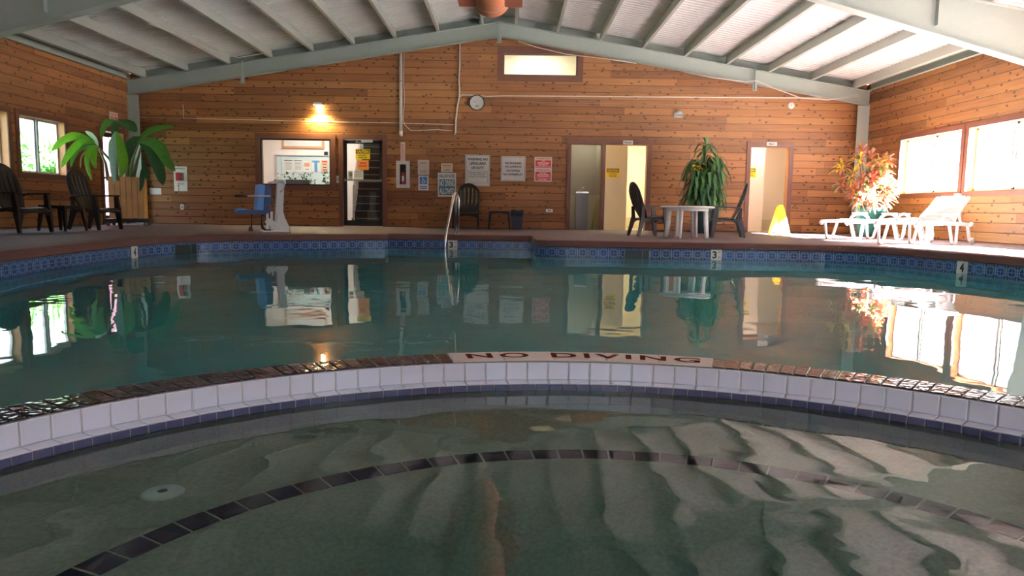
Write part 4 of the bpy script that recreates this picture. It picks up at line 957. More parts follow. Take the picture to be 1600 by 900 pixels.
g.lathe([(0.0, 0), (0.012, 0)], 12, c=(-0.022, y_, 0.128), rot=Matrix.Rotation(R(90), 3, 'X')); g.lathe([(0.030, 0), (0.040, 0)], 20, c=(-0.005, y_, 0.032), rot=Matrix.Rotation(R(90), 3, 'X'), a0=R(150), a1=R(340)); g.build('wheelchair_symbol', M_text_w, o)
o = sign('fire_extinguisher_sign', 'narrow vertical fire extinguisher sign above the extinguisher cabinet', 'sign', -2.625, -2.515, 1.56, 1.985, M_signw, [], blocks=[(-0.36, 0, 0.06, 0.9, M_red), (0.36, 0, 0.06, 0.9, M_red)])
text(o, 'FIRE EXTINGUISHER', 0, 0, 0.34, 0.035, M_red, rot=(0, R(-90), 0), loc=(0, -0.016, 0.01))
g = G(); g.prism([(-0.03, -0.19), (0.03, -0.19), (0, -0.205)], lambda p, t_: Vector((p[0], t_, p[1])), -0.0155, -0.013); g.build('arrow', M_red, o)

# extinguisher cabinet
t = thing('extinguisher_cabinet', 'white fire extinguisher cabinet with narrow glass window', 'cabinet', (-2.555, W - 0.01, 0.92)); CW, CH = 0.31, 0.63
g = G()
for c_, d_ in (((-0.115, 0.315), (0.08, CH)), ((0.115, 0.315), (0.08, CH)), ((0, 0.59), (0.15, 0.08)), ((0, 0.04), (0.15, 0.08))): g.box((c_[0], -0.06, c_[1]), (d_[0], 0.12, d_[1]))
g.build('cabinet_body', M_signw, t, bevel=0.003, seg=1)
g = G(); g.box((0, -0.004, 0.315), (0.16, 0.008, 0.5)); g.build('back_panel', M_black, t)
g = G(); g.box((0, -0.112, 0.315), (0.15, 0.004, 0.48)); g.build('pane', M_glass, t)
e = thing('fire_extinguisher', 'red fire extinguisher hanging inside the white wall cabinet', 'fire extinguisher', (-2.555, W - 0.066, 0.999))
g = G(); g.lathe([(0.0, 0.0), (0.040, 0.0), (0.044, 0.012), (0.044, 0.24), (0.036, 0.275), (0.016, 0.295), (0.016, 0.31), (0.0, 0.31)], 24); g.build('cylinder_body', plain('extinguisher red', (0.45, 0.03, 0.04), 0.3), e)
g = G(); g.box((0, -0.0445, 0.14), (0.045, 0.003, 0.12)); g.build('paper_label', M_paper, e)
g = G(); g.box((0, -0.01, 0.325), (0.03, 0.03, 0.03)); g.beam((0, -0.01, 0.345), (0.045, -0.012, 0.375), 0.018, 0.008); g.beam((0, -0.01, 0.33), (0.045, -0.012, 0.335), 0.018, 0.008); g.build('valve_handle', M_black, e)
g = G(); g.tube([(-0.015, -0.02, 0.325), (-0.045, -0.025, 0.29), (-0.05, -0.02, 0.15)], 0.007, 8); g.build('hose', M_black, e)

# clock
t = thing('wall_clock', 'round white wall clock with black rim and small digital display', 'clock', (-0.84, W, 2.92)); rx = Matrix.Rotation(R(90), 3, 'X')
g = G(); g.lathe([(0.165, 0.0), (0.183, 0.004), (0.186, 0.03), (0.176, 0.045), (0.162, 0.04), (0.160, 0.02)], 48, rot=rx); g.build('rim', M_black, t)
g = G(); g.lathe([(0.0, 0.018), (0.163, 0.018)], 48, rot=rx); g.build('dial', M_paper, t)
g = G()
for k in range(12):
    a = k * math.pi / 6; g.beam((math.sin(a) * 0.125, -0.02, math.cos(a) * 0.125), (math.sin(a) * 0.148, -0.02, math.cos(a) * 0.148), 0.003, 0.010 if k % 3 == 0 else 0.006, up=(0, 1, 0))
g.build('hour_marks', M_ink, t)
for nm, a, L, wd in (('hour_hand', -62, 0.07, 0.009), ('minute_hand', -68, 0.10, 0.006)):
    g = G(); a = R(a); g.beam((0, -0.022, 0), (math.sin(a) * L, -0.022, math.cos(a) * L), 0.003, wd, up=(0, 1, 0)); g.build(nm, M_ink, t)
g = G(); g.box((0, -0.021, -0.075), (0.085, 0.004, 0.026)); g.build('digital_display', M_greypl, t)

# pipes, conduits and cables on the far wall
def pipe(name, label, cat, pts, r, mat=M_pvc, group=None, n=8):
    P = [Vector(p) for p in pts]; c = P[0].copy(); g = G(); g.tube([p - c for p in P], r, n); return tag(g.build(name, mat, loc=c), label, cat, group)
t = thing('downpipe', 'thick white vertical pipe with capped elbow, on the far wall', 'pipe', (-2.61, W - 0.045, 2.17))
g = G(); g.tube([(0, 0, 0.05), (0, 0, 1.90)], 0.037, 14); g.build('pipe_run', M_pvc, t)
g = G(); g.tube([(0, 0.04, -0.01), (0, 0.015, -0.012), (0, 0, 0.01), (0, 0, 0.08)], 0.043, 14); g.build('elbow', M_pvc, t)
g = G(); g.tube([(0, 0, 1.20), (0, 0, 1.215)], 0.040, 14); g.build('coupling', M_greypl, t)
y_ = W - 0.022
pipe('conduit', 'thin white conduit dropping from the roof beside the wall clock', 'pipe', [(-1.25, y_, 4.28), (-1.25, y_, 3.72), (-1.265, y_, 3.45), (-1.25, y_, 3.25), (-1.25, y_, 3.05), (-1.30, y_, 2.80), (-1.33, y_, 2.5), (-1.335, y_, 2.22), (-1.37, y_ + 0.01, 2.17)], 0.019)
pipe('conduit', 'long white horizontal conduit running right from above the clock', 'pipe', [(-1.23, y_ - 0.02, 3.05), (-1.18, y_, 3.09), (-0.9, y_, 3.09), (-0.6, y_, 3.065), (-0.2, y_, 3.085), (3.0, y_, 3.11), (7.9, y_, 3.15)], 0.014)
pipe('cable', 'thin pale cable running from the left corner past the lamp', 'cable', [(-8.7, W - .01, 2.47), (-6.0, W - .01, 2.45), (-4.6, W - .01, 2.43), (-3.0, W - .01, 2.43), (-1.38, W - .01, 2.41)], 0.007)
pipe('cable', 'thin pale cable looping down beside the thick white pipe', 'cable', [(-2.54, W - .01, 4.05), (-2.55, W - .01, 3.4), (-2.53, W - .01, 3.0), (-2.56, W - .025, 2.5), (-2.52, W - .025, 2.38), (-2.38, W - .01, 2.26), (-2.1, W - .01, 2.27), (-1.75, W - .01, 2.29), (-1.4, W - .01, 2.27)], 0.007)
pipe('cable', 'thin dark cable along a plank joint right of the clock', 'cable', [(-0.6, W - .008, 2.97), (1.0, W - .008, 2.95), (3.0, W - .008, 2.94), (6.2, W - .008, 2.93)], 0.005, M_greypl)
pipe('cable', 'white cable sagging under the roof beam near the high window', 'cable', [(0.1, W - .36, 4.25), (0.5, W - .36, 4.13), (1.2, W - .36, 3.98), (2.2, W - .36, 3.88), (2.8, W - .36, 3.80)], 0.010)
pipe('cable', 'white cable sagging below the right part of the roof beam', 'cable', [(3.9, W - .36, 3.62), (4.6, W - .36, 3.50), (5.3, W - .36, 3.43), (5.55, W - .36, 3.46), (6.0, W - .36, 3.28), (6.6, W - .36, 3.08), (7.2, W - .36, 3.05), (7.9, W - .36, 3.15)], 0.010)
pipe('cable', 'white cable hanging between two roof purlins above the left wall', 'cable', [(-6.45, 13.4, 3.62), (-6.3, 14.2, 3.63), (-6.2, 15.0, 3.60), (-6.35, 15.9, 3.68), (-6.1, 16.8, 3.72), (-5.6, 17.0, 3.86)], 0.008)
pipe('cable', 'short vertical cable stub near the left corner of the far wall', 'cable', [(-7.7, W - .01, 2.78), (-7.7, W - .01, 2.46)], 0.006)

# lamps
t = thing('wall_lamp', 'lit floodlight on the far wall glowing above the lobby window', 'lamp', (-4.54, W, 2.83))
g = G(); g.box((0, -0.06, 0.0), (0.22, 0.12, 0.05), top=0.8); g.box((0, -0.012, -0.02), (0.12, 0.024, 0.12)); g.build('housing', M_white, t, bevel=0.006)
g = G(); g.lathe([(0.0, -0.20), (0.030, -0.19), (0.046, -0.15), (0.036, -0.09), (0.02, -0.05), (0.0, -0.045)], 20, c=(0.03, -0.07, 0)); g.build('bulb', plain('glowing bulb', (1.0, 0.80, 0.42), 0.4, var=0.0, emit=60), t)
l = bpy.data.lights.new('wall_lamp_light', 'SPOT'); l.spot_size = R(165); l.spot_blend = 0.6; l.energy = 150; l.color = (1.0, 0.76, 0.30); l.shadow_soft_size = 0.04; lo_ = bpy.data.objects.new('wall_lamp_light', l); COL.objects.link(lo_); lo_.parent = t; lo_.location = (0.04, -0.12, -0.21)
t = thing('wall_lamp', 'small unlit half dome wall light above the corn plant', 'lamp', (3.88, W, 2.72))
g = G(); g.lathe([(0.0, 0.085), (0.05, 0.075), (0.085, 0.04), (0.095, 0.0)], 20, c=(0, -0.02, 0), a0=math.pi, a1=2 * math.pi); g.build('dome', M_white, t, solid=0.004)
g = G(); g.box((0.02, -0.03, -0.03), (0.17, 0.06, 0.035)); g.build('dark_lens', M_greypl, t)
g = G(); g.box((0, -0.006, -0.01), (0.2, 0.012, 0.12)); g.build('back_plate', M_white, t)
t = thing('smoke_detector', 'round white detector high on the far wall at the right', 'detector', (6.50, W, 2.96))
g = G(); g.lathe([(0.075, 0.0), (0.08, 0.02), (0.06, 0.045), (0.0, 0.05)], 28, rot=rx); g.build('housing', M_white, t)
g = G(); g.lathe([(0.0, 0.056), (0.018, 0.05)], 12, rot=rx); g.build('sensor', M_greypl, t)
t = thing('wall_lamp', 'small white spotlight and stub pipe on the roof beam beside the ridge', 'lamp', (-0.82, W - 0.32, 4.66))
g = G(); g.tube([(0.06, 0, -0.02), (0.06, 0, 0.14)], 0.035, 10); g.build('stub_pipe', M_white, t)
g = G(); g.lathe([(0.02, -0.03), (0.075, 0.0), (0.085, 0.02), (0.0, 0.025)], 24, c=(-0.03, -0.05, 0.10), rot=Matrix.Rotation(R(14), 3, 'Y')); g.build('dish', M_white, t)

# small wall plates
def plate(name, label, cat, x, z, wd, ht, mat, det=None, y=W, th=0.012):
    g = G(); g.box((0, -th / 2, 0), (wd, th, ht)); o = g.build(name, mat, loc=(x, y, z), bevel=0.002, seg=1)
    if det: b = G(); b.box((0, -th - 0.002, 0), det); b.build('socket_face', M_greypl, o)
    return tag(o, label, cat)
plate('outlet', 'white horizontal electrical outlet low on the wall left of the vestibule', 'outlet', 0.90, 0.44, 0.16, 0.07, M_white, (0.09, 0.004, 0.03))
plate('outlet', 'small white electrical outlet below the emergency phone board', 'outlet', -7.80, 0.40, 0.075, 0.12, M_white, (0.03, 0.004, 0.07))
plate('light_switch', 'pale switch plate between lobby window and glass door', 'switch', -4.10, 1.10, 0.075, 0.17, M_signw, (0.02, 0.006, 0.05))
plate('paper_notice', 'blank white paper on the wall right of the planter', 'notice', -8.42, 0.76, 0.27, 0.15, M_paper, th=0.004)
t = thing('emergency_phone', 'white board with a red emergency phone on the far wall left part', 'phone', (-7.815, W, 0.77))
g = G(); g.box((0, -0.008, 0.29), (0.31, 0.016, 0.58)); g.build('backboard', M_paper, t)
g = G(); g.box((-0.03, -0.05, 0.34), (0.10, 0.07, 0.19)); g.build('phone_body', M_red, t, bevel=0.012)
g = G(); g.box((0.055, -0.035, 0.34), (0.05, 0.04, 0.18)); g.build('handset_cradle', M_greypl, t, bevel=0.01)
g = G(); g.box((-0.05, -0.018, 0.10), (0.012, 0.004, 0.20)); g.box((-0.05, -0.018, 0.13), (0.06, 0.004, 0.012)); g.build('red_cross_marks', M_red, t)
text(t, 'EMERGENCY', 0, 0.53, 0.24, 0.035, M_greypl, y=-0.02); text(t, 'PHONE', 0.02, 0.17, 0.14, 0.03, M_greypl, y=-0.02)

def caution(label, x0, x1, z0, z1, y):
    return sign('caution_sign', label, 'sign', x0, x1, z0, z1, M_yellow, [('CAUTION', 0, 0.24, 0.80, 0.24, M_yellow), ('SLIPPERY', 0, -0.12, 0.62, 0.12, M_ink), ('WHEN WET', 0, -0.33, 0.62, 0.15, M_ink)], y=y, blocks=[(0, 0.24, 0.92, 0.38, M_ink)])
caution('yellow caution slippery when wet sign inside the left washroom doorway', 2.33, 2.66, 1.27, 1.51, 18.40)
caution('yellow caution slippery when wet sign inside the right doorway', 5.70, 6.02, 1.33, 1.56, 18.37)
sign('door_sign', 'small white name plate above the left washroom doorway', 'sign', 2.60, 2.83, 2.01, 2.10, M_signw, [("Women's", 0, 0, 0.8, 0.5, M_ink)], y=W - 0.022)
sign('door_sign', 'small white name plate above the right doorway', 'sign', 5.97, 6.21, 2.025, 2.115, M_signw, [("Men's", 0, 0, 0.62, 0.5, M_ink)], y=W - 0.022)
# exit sign over the left door (flat on the left wall)
o = sign('exit_sign', 'small white exit sign with red letters above the left door', 'sign', 0, 0.34, 0, 0.27, M_signw, [('NOT AN', 0, 0.30, 0.66, 0.15, M_red), ('EXIT', 0, -0.12, 0.78, 0.48, M_red)], rz=R(90), loc=(WALL_LEFT + 0.004, 16.72, 2.34))

# notices on the glass door
yd = W + 0.022
sign('caution_sign', 'yellow caution notice on the glass door, above the orange one', 'sign', -3.69, -3.35, 1.58, 1.82, M_yellow, [('CAUTION', 0, 0.24, 0.80, 0.24, M_yellow), ('SLIPPERY', 0, -0.12, 0.62, 0.12, M_ink), ('WHEN WET', 0, -0.33, 0.62, 0.15, M_ink)], y=yd, th=0.004, blocks=[(0, 0.24, 0.92, 0.38, M_ink)])
sign('paper_notice', 'orange paper notice taped to the glass door', 'notice', -3.65, -3.38, 1.335, 1.56, M_orange, [(None, 0, 0.2, 0.6, 0.12, M_red), (None, 0, -0.1, 0.7, 0.1, M_red)], y=yd, th=0.003)
sign('paper_notice', 'grey white paper notice below the orange one on the glass door', 'notice', -3.73, -3.51, 1.10, 1.32, M_paper, [(None, 0, 0.34, 0.7, 0.08, M_greypl), (None, 0, 0.1, 0.7, 0.06, M_greypl), (None, 0, -0.1, 0.7, 0.06, M_greypl)], y=yd, th=0.003)
sign('paper_notice', 'small white and green leaflet beside the door lock', 'notice', -3.87, -3.76, 1.11, 1.30, M_paper, [], y=yd, th=0.003, blocks=[(0.1, 0.1, 0.5, 0.5, plain('pale green print', (0.30, 0.45, 0.20), 0.7))])

# ------------------------------------------------------------------ behind the glass
yl = 21.0
o = sign('framed_picture', 'large wood framed picture hanging high on the lobby wall', 'picture', -6.47, -5.28, 2.07, 2.85, plain('pale orange wood', (0.62, 0.33, 0.16), 0.5), [], y=yl, th=0.03, blocks=[(0, 0, 0.89, 0.84, M_paper)])
t = thing('service_window', 'pale blue glazed service window inside the lobby', 'window', (-5.70, yl, 0.95))
g = G(); g.box((0, -0.02, 0.46), (1.84, 0.02, 0.92)); g.build('pane', plain('pale blue glazing', (0.62, 0.76, 0.78), 0.15), t)
g = G(); g.box((0, -0.03, 0.93), (1.9, 0.05, 0.03)); g.box((-0.93, -0.03, 0.46), (0.04, 0.05, 0.94)); g.box((-0.78, -0.03, 0.46), (0.015, 0.03, 0.90)); g.build('frame', M_alu, t)
def poster(label, x0, x1, z0, z1, mat, items=(), blocks=()): return sign('poster', label, 'poster', x0, x1, z0, z1, mat, items, y=yl - 0.035, th=0.004, blocks=blocks, group='posters on the service window')
lines = [(None, 0, 0.30 - 0.1 * k, 0.8, 0.035, M_greypl) for k in range(7)]
poster('white text notice with dark heading, leftmost on the service window', -6.40, -6.17, 1.42, 1.75, M_paper, lines, [(0, 0.45, 1.0, 0.06, M_ink)])
poster('white text notice with dark heading, second from left on the service window', -6.13, -5.91, 1.42, 1.75, M_paper, lines, [(0, 0.45, 1.0, 0.06, M_ink)])
poster('white poster with orange hand drawing on the service window', -5.87, -5.66, 1.42, 1.72, M_paper, [(None, 0, -0.25, 0.5, 0.07, M_greypl)], [(0, 0.18, 0.75, 0.35, plain('salmon print', (0.72, 0.32, 0.20), 0.7))])
poster('blue and white poster on the service window', -5.62, -5.41, 1.42, 1.75, M_paper, [], [(0, 0.40, 1.0, 0.16, plain('mid blue print', (0.10, 0.35, 0.60), 0.7)), (0, -0.08, 0.4, 0.8, plain('mid blue print', (0.10, 0.35, 0.60), 0.7))])
poster('peach coloured poster, rightmost on the service window', -5.37, -5.17, 1.42, 1.76, plain('peach paper', (0.80, 0.52, 0.36), 0.7), [(None, 0, 0.36, 0.7, 0.09, M_red), (None, 0, 0.15, 0.5, 0.06, M_ink), (None, 0, -0.1, 0.5, 0.06, M_ink), (None, 0, -0.3, 0.7, 0.06, M_ink)])
sg = sign('camera_box', 'small black box on the lobby wall above the posters', 'box', -5.28, -5.18, 1.89, 1.99, M_black, [], y=yl, th=0.05)
g = G(); g.box((0, 0, 0), (2.0, 0.24, 0.03)); tag(g.build('window_ledge', M_white, loc=(-5.0, YB + 0.13, 0.945)), 'white ledge inside the lobby window carrying the plants', 'ledge')
t = thing('window_planter', 'grey rectangular trough planter on the lobby window ledge', 'planter', (-5.13, YB + 0.13, 0.962))
g = G(); g.box((0, 0, 0.065), (0.54, 0.15, 0.13), top=1.08); g.build('trough', M_greypl, t, bevel=0.005)
rr = random.Random(4); gA = G(); gB = G()
def vine(g, x0, x1, n, z, zr, yv=0):
    for k in range(n):
        b = Vector((rr.uniform(x0, x1), yv + rr.uniform(-.06, .06), z + rr.uniform(-.02, zr))); d = Vector((rr.uniform(-1, 1), rr.uniform(-1, .3), rr.uniform(-.3, 1))).normalized(); g.leaf([b, b + d * 0.035, b + d * 0.07], 0.045, fold=0.15, seed=k)
vine(gA, -0.36, 0.34, 70, 0.15, 0.13); vine(gA, 0.27, 0.38, 10, 0.04, 0.10)
gA.build('foliage', leafmat('pothos leaf', (0.05, 0.16, 0.04), 0.3), t)
t = thing('potted_plant', 'leafy green plant at the right end of the lobby window ledge', 'potted plant', (-4.44, YB + 0.13, 0.962))
g = G(); g.lathe([(0.0, 0.0), (0.04, 0.0), (0.055, 0.09), (0.05, 0.09), (0.0, 0.08)], 18); g.build('pot_body', M_white, t)
g = G(); vine(g, -0.12, 0.10, 34, 0.08, 0.22); g.build('foliage', leafmat('pothos leaf', (0.05, 0.16, 0.04), 0.3), t)
t = thing('potted_plant', 'white flowering plant left of the grey trough planter', 'potted plant', (-5.64, YB + 0.13, 0.962))
g = G(); g.lathe([(0.0, 0.0), (0.04, 0.0), (0.055, 0.09), (0.05, 0.09), (0.0, 0.08)], 18); g.build('pot_body', M_white, t)
g = G(); vine(g, -0.09, 0.09, 26, 0.08, 0.16); g.build('foliage', leafmat('white petal', (0.75, 0.72, 0.62), 0.3), t)

# staircase behind the glass door
t = thing('staircase', 'dark staircase with pale step edges behind the glass door', 'staircase', (-3.30, 18.35, 0))
g = G(); M_dst = plain('dark carpeted steps', (0.045, 0.038, 0.032), 0.9, var=0.2, scale=30)
NS = 15
poly = [(0, 0)]
for k in range(NS): poly += [(k * 0.12, (k + 1) * 0.185 - 0.0), ((k + 1) * 0.12, (k + 1) * 0.185)]
poly = [(0.0, 0.0)] + poly[1:] + [(NS * 0.12, 0.0)]
g.prism(poly, lambda p, x: Vector((x, p[0], p[1])), -0.66, 0.40); bmesh.ops.recalc_face_normals(g.bm, faces=g.bm.faces); g.build('flight', M_dst, t)
for k in range(NS):
    g = G(); g.box((-0.13, k * 0.12 - 0.008, (k + 1) * 0.185 - 0.006), (1.04, 0.02, 0.02)); g.build('nosing', M_greypl, t)
g = G(); g.beam((-0.60, 0.0, 0.95), (-0.60, 1.25, 2.86), 0.04, 0.04); g.beam((-0.60, -0.02, 0), (-0.60, -0.02, 1.0), 0.04, 0.04)
for k in range(13): g.beam((-0.60, 0.06 + k * 0.092, 0.2 + k * 0.143), (-0.60, 0.06 + k * 0.092, 1.0 + k * 0.143), 0.014, 0.014)
g.build('railing', M_white, t)
# drinking fountain and mop
t = thing('drinking_fountain', 'tall grey drinking fountain cabinet in the dim alcove', 'drinking fountain', (1.72, 18.2, -0.01))
g = G(); g.box((0, 0, 0.44), (0.30, 0.28, 0.88)); g.build('cabinet_body', plain('grey metal cabinet', (0.25, 0.25, 0.25), 0.35), t, bevel=0.01)
g = G(); g.box((0, 0, 0.90), (0.31, 0.29, 0.04)); g.tube([(0.06, -0.05, 0.92), (0.06, -0.06, 1.0), (0.03, -0.09, 1.03), (0.0, -0.11, 1.0)], 0.008, 8); g.tube([(-0.09, -0.06, 0.92), (-0.09, -0.08, 0.96), (-0.07, -0.10, 0.965)], 0.01, 8); g.build('steel_basin', M_chrome, t)
pipe('mop_handle', 'yellow mop handle leaning in the alcove beside the drinking fountain', 'mop', [(1.98, 18.1, -0.005), (2.10, 18.35, 0.72)], 0.018, plain('mop yellow', (0.55, 0.38, 0.02), 0.5))

# ------------------------------------------------------------------ poolside things
def depth_marker(label, x, y, ang, ch, ft=True):
    t = bpy.data.objects.new('depth_marker', None)
    g = G(); g.box((0, -0.003, 0), (0.155, 0.006, 0.15)); o = g.build('depth_marker', plain('pale marker tile', (0.68, 0.70, 0.68), 0.25), loc=(x, y, -0.153)); o.rotation_euler = (0, 0, ang)
    bpy.data.objects.remove(t); tag(o, label, 'depth marker')
    text(o, ch, -0.025 if ft else 0, 0, 0.062, 0.105, M_ink, y=-0.0085)
    if ft: text(o, 'FT', 0.045, 0.035, 0.035, 0.03, M_greypl, y=-0.0085); text(o, 'IN', 0.045, -0.035, 0.035, 0.03, M_greypl, y=-0.0085)
    return o
def on_edge(x=None, y=None, lst=None):
    best = None
    for a, b in zip(lst, lst[1:]):
        u0, u1, v = (a.x, b.x, x) if x is not None else (a.y, b.y, y)
        if min(u0, u1) <= v <= max(u0, u1) and abs(u1 - u0) > 1e-6:
            k = (v - u0) / (u1 - u0); p = a + (b - a) * k; d = (b - a).normalized(); nrm = Vector((d.y, -d.x)); return p + nrm * 0.002, math.atan2(d.y, d.x)
p_, a_ = on_edge(y=9.30, lst=left); depth_marker('white tile marked 4 on the left curve of the pool', p_.x, p_.y, a_, '4', False)
p_, a_ = on_edge(x=-3.20, lst=left); depth_marker('white tile marked 3 left of the entry recess, near the lobby window', p_.x, p_.y, a_, '3')
depth_marker('white tile marked 3 in the recess behind the handrail', -0.98, 12.415, 0.0, '3')
p_, a_ = on_edge(x=2.95, lst=right); depth_marker('white tile marked 3 below the round table', p_.x, p_.y, a_, '3')
p_, a_ = on_edge(y=8.65, lst=right); depth_marker('white tile marked 4 on the right curve of the pool', p_.x, p_.y, a_, '4', False)
def skimmer(label, p, a, wd):
    t = thing('skimmer_opening', label, 'skimmer', (p.x, p.y, -0.18), a)
    g = G(); g.box((0, -0.004, -0.02), (wd, 0.006, 0.19)); g.build('opening', plain('skimmer shade colour', (0.008, 0.022, 0.026), 0.3), t)  # flat plate, the hollow's shade put into its dark colour
    g = G()
    for c_, d_ in (((-wd / 2, 0), (0.014, 0.19)), ((wd / 2, 0), (0.014, 0.19)), ((0, -0.115), (wd, 0.012)), ((wd * 0.22, 0), (0.01, 0.19))): g.box((c_[0], -0.008, -0.02 + c_[1]), (d_[0], 0.008, d_[1]))
    g.build('frame', plain('teal grey plastic', (0.10, 0.20, 0.22), 0.4), t); return t
p_, a_ = on_edge(x=1.82, lst=right); skimmer('dark skimmer opening in the tiles right of the recess', p_, a_, 0.36)
p_, a_ = on_edge(y=10.34, lst=left); skimmer('dark skimmer opening in the tiles on the left curve', p_, a_, 0.42)

t = thing('pool_handrail', 'stainless steel handrail bending down into the pool entry recess', 'handrail', (-0.96, 12.85, 0))
g = G(); g.tube([(0, 0, 0.0), (0, 0, 0.60), (0, -0.01, 0.67), (0, -0.05, 0.725), (-0.01, -0.10, 0.72), (-0.03, -0.16, 0.66), (-0.12, -0.52, 0.08), (-0.13, -0.58, -0.04), (-0.135, -0.60, -0.12), (-0.135, -0.60, -0.95)], 0.024, 14); g.build('rail_tube', M_chrome, t)
g = G(); g.tube([(0.045, 0.0, 0.0), (0.045, 0.0, 0.62), (0.02, 0.0, 0.69)], 0.020, 12); g.build('post', M_chrome, t)
g = G(); g.lathe([(0.0, 0.02), (0.045, 0.018), (0.085, 0.006), (0.085, 0.0)], 24, c=(0.02, 0, 0)); g.build('escutcheon', M_chrome, t)
g = G(); g.box((0.03, 0.0, 0.56), (0.06, 0.03, 0.05)); g.build('clamp', M_ductbox, t)

# trash can
t = thing('trash_can', 'dark blue trash can with a black bag folded over its rim', 'trash can', (0.13, 16.95, 0))
g = G(); g.box((0, 0, 0.19), (0.225, 0.20, 0.38), top=1.22); g.build('bin_body', plain('dark navy plastic', (0.018, 0.022, 0.045), 0.4), t, bevel=0.012)
g = G(); rr = random.Random(8); rows = []
for i, (z_, k_) in enumerate(((0.30, 1.20), (0.36, 1.30), (0.40, 1.28), (0.425, 1.16), (0.37, 1.0), (0.25, 0.9))):
    row = []
    for j in range(29):
        a = 2 * math.pi * (j % 28) / 28; q = (j % 28); rr2 = random.Random(q * 7 + i); m_ = 1 / max(abs(math.cos(a)), abs(math.sin(a))); m_ = min(m_, 1.25)
        row.append(Vector((math.cos(a) * 0.112 * k_ * m_ * (1 + rr2.uniform(-.05, .05)), math.sin(a) * 0.10 * k_ * m_ * (1 + rr2.uniform(-.05, .05)), z_ + rr2.uniform(-.018, .018) + (0.03 if i in (2, 3) and q % 9 < 2 else 0))))
    rows.append(row)
g.grid(rows, smooth=False); g.build('bin_bag', plain('black bag film', (0.03, 0.035, 0.05), 0.18), t, solid=0.003)

# wet floor sign
t = thing('wet_floor_sign', 'yellow folding wet floor sign in the sun by the right doorway', 'floor sign', (5.88, 16.2, 0), R(25))
for s in (-1, 1):
    g = G(); rt = Matrix.Rotation(s * R(14), 3, 'X'); poly = [(-0.17, 0), (0.17, 0), (0.10, 0.60), (0.06, 0.63), (-0.06, 0.63), (-0.10, 0.60)]
    poly = [(-0.17, 0), (-0.06, 0), (-0.03, 0.05), (0.03, 0.05), (0.06, 0), (0.17, 0), (0.10, 0.60), (0.06, 0.63), (-0.06, 0.63), (-0.10, 0.60)]
    g.prism(poly, lambda p, y: rt @ Vector((p[0], y, p[1])) + Vector((0, -s * -0.005 + (s * -0.0) - s * 0.0 + (0.155 * s * -1 * -1) * 1.0 * 1, 0)), -0.006, 0.006)
    o = g.build('panel', M_yellow, t)
    b = G(); b.prism([(-0.105, 0.12), (0.105, 0.12), (0.075, 0.50), (-0.075, 0.50)], lambda p, y: rt @ Vector((p[0], y, p[1])) + Vector((0, 0.155 * s, 0)), s * 0.0065, s * 0.0085); b.build('white_face', M_white, o)
g = G(); g.box((0, 0, 0.625), (0.14, 0.05, 0.02)); g.build('hinge', M_yellow, t)

# pool lift
t = thing('pool_lift', 'blue seated pool access lift on a white post at the pool edge', 'pool lift', (-4.20, 13.12, 0), R(28))
g = G(); g.box((0.0, 0, 0.012), (0.46, 0.42, 0.024)); g.box((0.14, 0, 0.05), (0.16, 0.2, 0.06)); g.build('base_plate', M_white, t, bevel=0.004)
g = G(); rt = Matrix.Rotation(R(4), 3, 'Y'); g.box((0.09, 0.02, 0.47), (0.13, 0.13, 0.80), rot=rt, top=0.9)
g.prism([(0.02, 0.03), (0.24, 0.03), (0.235, 0.10), (0.165, 0.26), (0.14, 0.36), (0.05, 0.36)], lambda p, y: Vector((p[0], y, p[1])), -0.07, 0.09); g.build('mast', M_white, t, bevel=0.008)
g = G(); g.beam((-0.13, -0.05, 0.22), (0.10, -0.05, 0.08), 0.045, 0.06); g.beam((-0.13, -0.05, 0.05), (-0.13, -0.05, 0.36), 0.04, 0.045); g.beam((-0.06, -0.05, 0.05), (-0.06, -0.05, 0.36), 0.04, 0.045); g.beam((-0.16, -0.05, 0.19), (0.02, -0.05, 0.05), 0.04, 0.05); g.build('linkage', M_white, t, bevel=0.005)
g = G(); g.box((0.10, 0.02, 0.885), (0.16, 0.13, 0.07)); g.tube([(0.02, -0.02, 0.88), (-0.05, -0.02, 0.87), (-0.10, -0.02, 0.85)], 0.018, 8); g.tube([(0.14, -0.05, 0.9), (0.18, -0.05, 0.86), (0.15, -0.06, 0.74), (0.10, -0.06, 0.70)], 0.010, 8); g.build('lift_head', M_alu, t, bevel=0.01)
M_bl = plain('light blue moulded seat', (0.10, 0.30, 0.74), 0.35, var=0.06); M_bd = plain('dark blue moulded shell', (0.012, 0.045, 0.17), 0.35)
g = G(); rt = Matrix.Rotation(R(5), 3, 'Y'); g.box((-0.255, -0.03, 0.60), (0.10, 0.40, 0.44), rot=rt); g.build('back_cushion', M_bl, t, bevel=0.04, seg=4)
g = G(); g.prism([(-0.22, 0.80), (-0.13, 0.80), (-0.09, 0.76), (-0.09, 0.62), (-0.06, 0.56), (-0.10, 0.50), (-0.12, 0.42), (-0.08, 0.36), (-0.20, 0.30), (-0.34, 0.30), (-0.34, 0.36), (-0.24, 0.42), (-0.20, 0.50)], lambda p, y: Vector((p[0], y, p[1])), -0.22, 0.16); bmesh.ops.recalc_face_normals(g.bm, faces=g.bm.faces); g.build('back_shell', M_bd, t, bevel=0.008)
g = G(); g.box((-0.43, -0.03, 0.345), (0.42, 0.40, 0.07)); g.build('seat_shell', M_bd, t, bevel=0.02, seg=3)
g = G(); g.box((-0.575, -0.03, 0.372), (0.15, 0.38, 0.055)); g.build('seat_cushion', M_bl, t, bevel=0.02, seg=3)
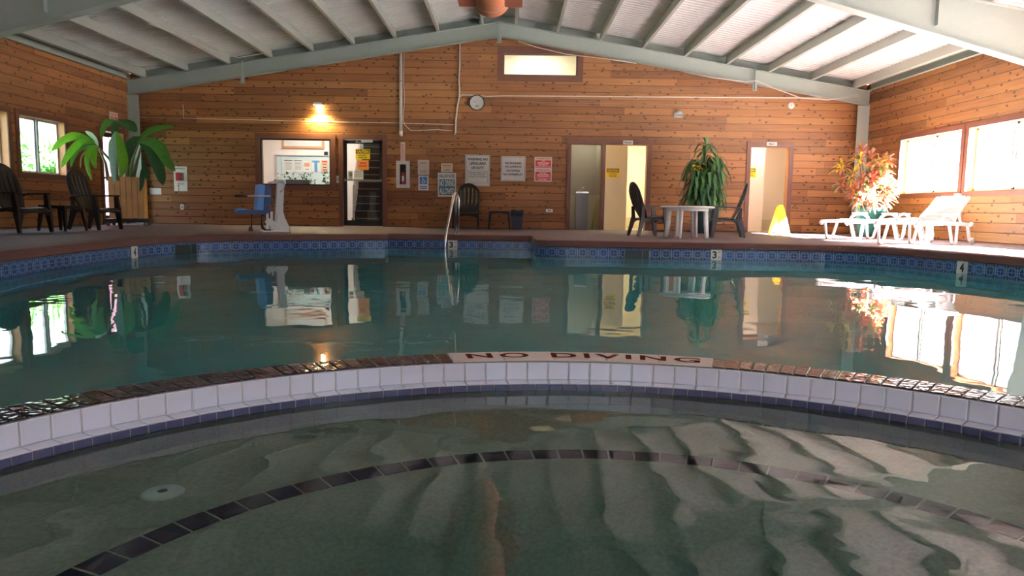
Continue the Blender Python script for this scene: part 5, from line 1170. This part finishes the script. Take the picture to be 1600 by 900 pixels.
for s in (-1, 1):
    yv = -0.03 + s * 0.235; g = G(); g.tube([(-0.12, yv, 0.62), (-0.36, yv, 0.62), (-0.50, yv, 0.615)], 0.014, 10); g.tube([(-0.12, yv, 0.62), (-0.12, yv * 0.4, 0.62)], 0.014, 8); g.build('armrest', M_alu, t)
    g = G(); g.tube([(-0.49, yv, 0.615), (-0.63, yv, 0.62)], 0.021, 12); g.build('hand_grip', M_black, t)
g = G(); g.tube([(-0.40, -0.15, 0.31), (-0.41, -0.15, 0.16), (-0.42, -0.15, 0.05)], 0.010, 8, radii=[0.012, 0.010, 0.012]); g.box((-0.43, -0.15, 0.055), (0.08, 0.03, 0.08), top=0.6); g.build('foot_strap', M_black, t)
g = G(); g.tube([(-0.23, -0.10, 0.31), (-0.23, -0.10, 0.18), (-0.225, -0.10, 0.08), (-0.17, -0.10, 0.025), (-0.08, -0.10, 0.035)], 0.018, 8, radii=[0.012, 0.016, 0.028, 0.022, 0.012]); g.build('foot_strap', M_black, t)

# electrical box under right window
g = G(); g.box((-0.03, 0, 0), (0.06, 0.14, 0.13)); o = tag(g.build('outlet_box', M_white, loc=(WALL_RIGHT - 0.022, 13.62, 0.80), bevel=0.004, seg=1), 'small white outlet box under the mullion of the right windows', 'outlet')
# duct under the ridge
t = thing('air_duct', 'terracotta ribbed round duct hanging below the ridge', 'duct', (MID - 0.01, 11.3, 3.57))
prof = [(0.0, 0.0), (0.27, 0.0), (0.285, 0.02)]; k = 0.03
while k < 4.6: prof += [(0.292, k), (0.299, k + 0.012), (0.299, k + 0.024), (0.292, k + 0.036)]; k += 0.075
prof += [(0.285, k), (0.0, k)]
g = G(); g.lathe(prof, 40, rot=Matrix.Rotation(R(90), 3, 'X')); g.build('duct_tube', M_duct, t)
g = G(); g.box((0, -1.05, 0.035), (0.91, 1.5, 0.50)); g.build('plenum_box', M_ductbox, t, bevel=0.006)
for yv in (-0.35, -3.3):
    g = G(); g.beam((-0.30, yv, 0.0), (-0.30, yv, 0.72), 0.02, 0.003); g.beam((0.30, yv, 0.0), (0.30, yv, 0.72), 0.02, 0.003); g.lathe([(0.301, -0.012), (0.306, -0.012), (0.306, 0.012), (0.301, 0.012)], 30, c=(0, yv, 0), rot=Matrix.Rotation(R(90), 3, 'X')); g.build('hanger_strap', M_alu, t)
# fitting on the spa bench
t = thing('suction_fitting', 'round pale suction fitting set in the spa bench', 'drain cover', (-0.98, 2.02, -0.50))
g = G(); g.lathe([(0.0, 0.016), (0.045, 0.015), (0.055, 0.008), (0.058, 0.0)], 28); g.build('cover', M_paper, t)
g = G(); g.lathe([(0.0, 0.018), (0.012, 0.018), (0.014, 0.0155)], 12); g.build('screw', M_greypl, t)
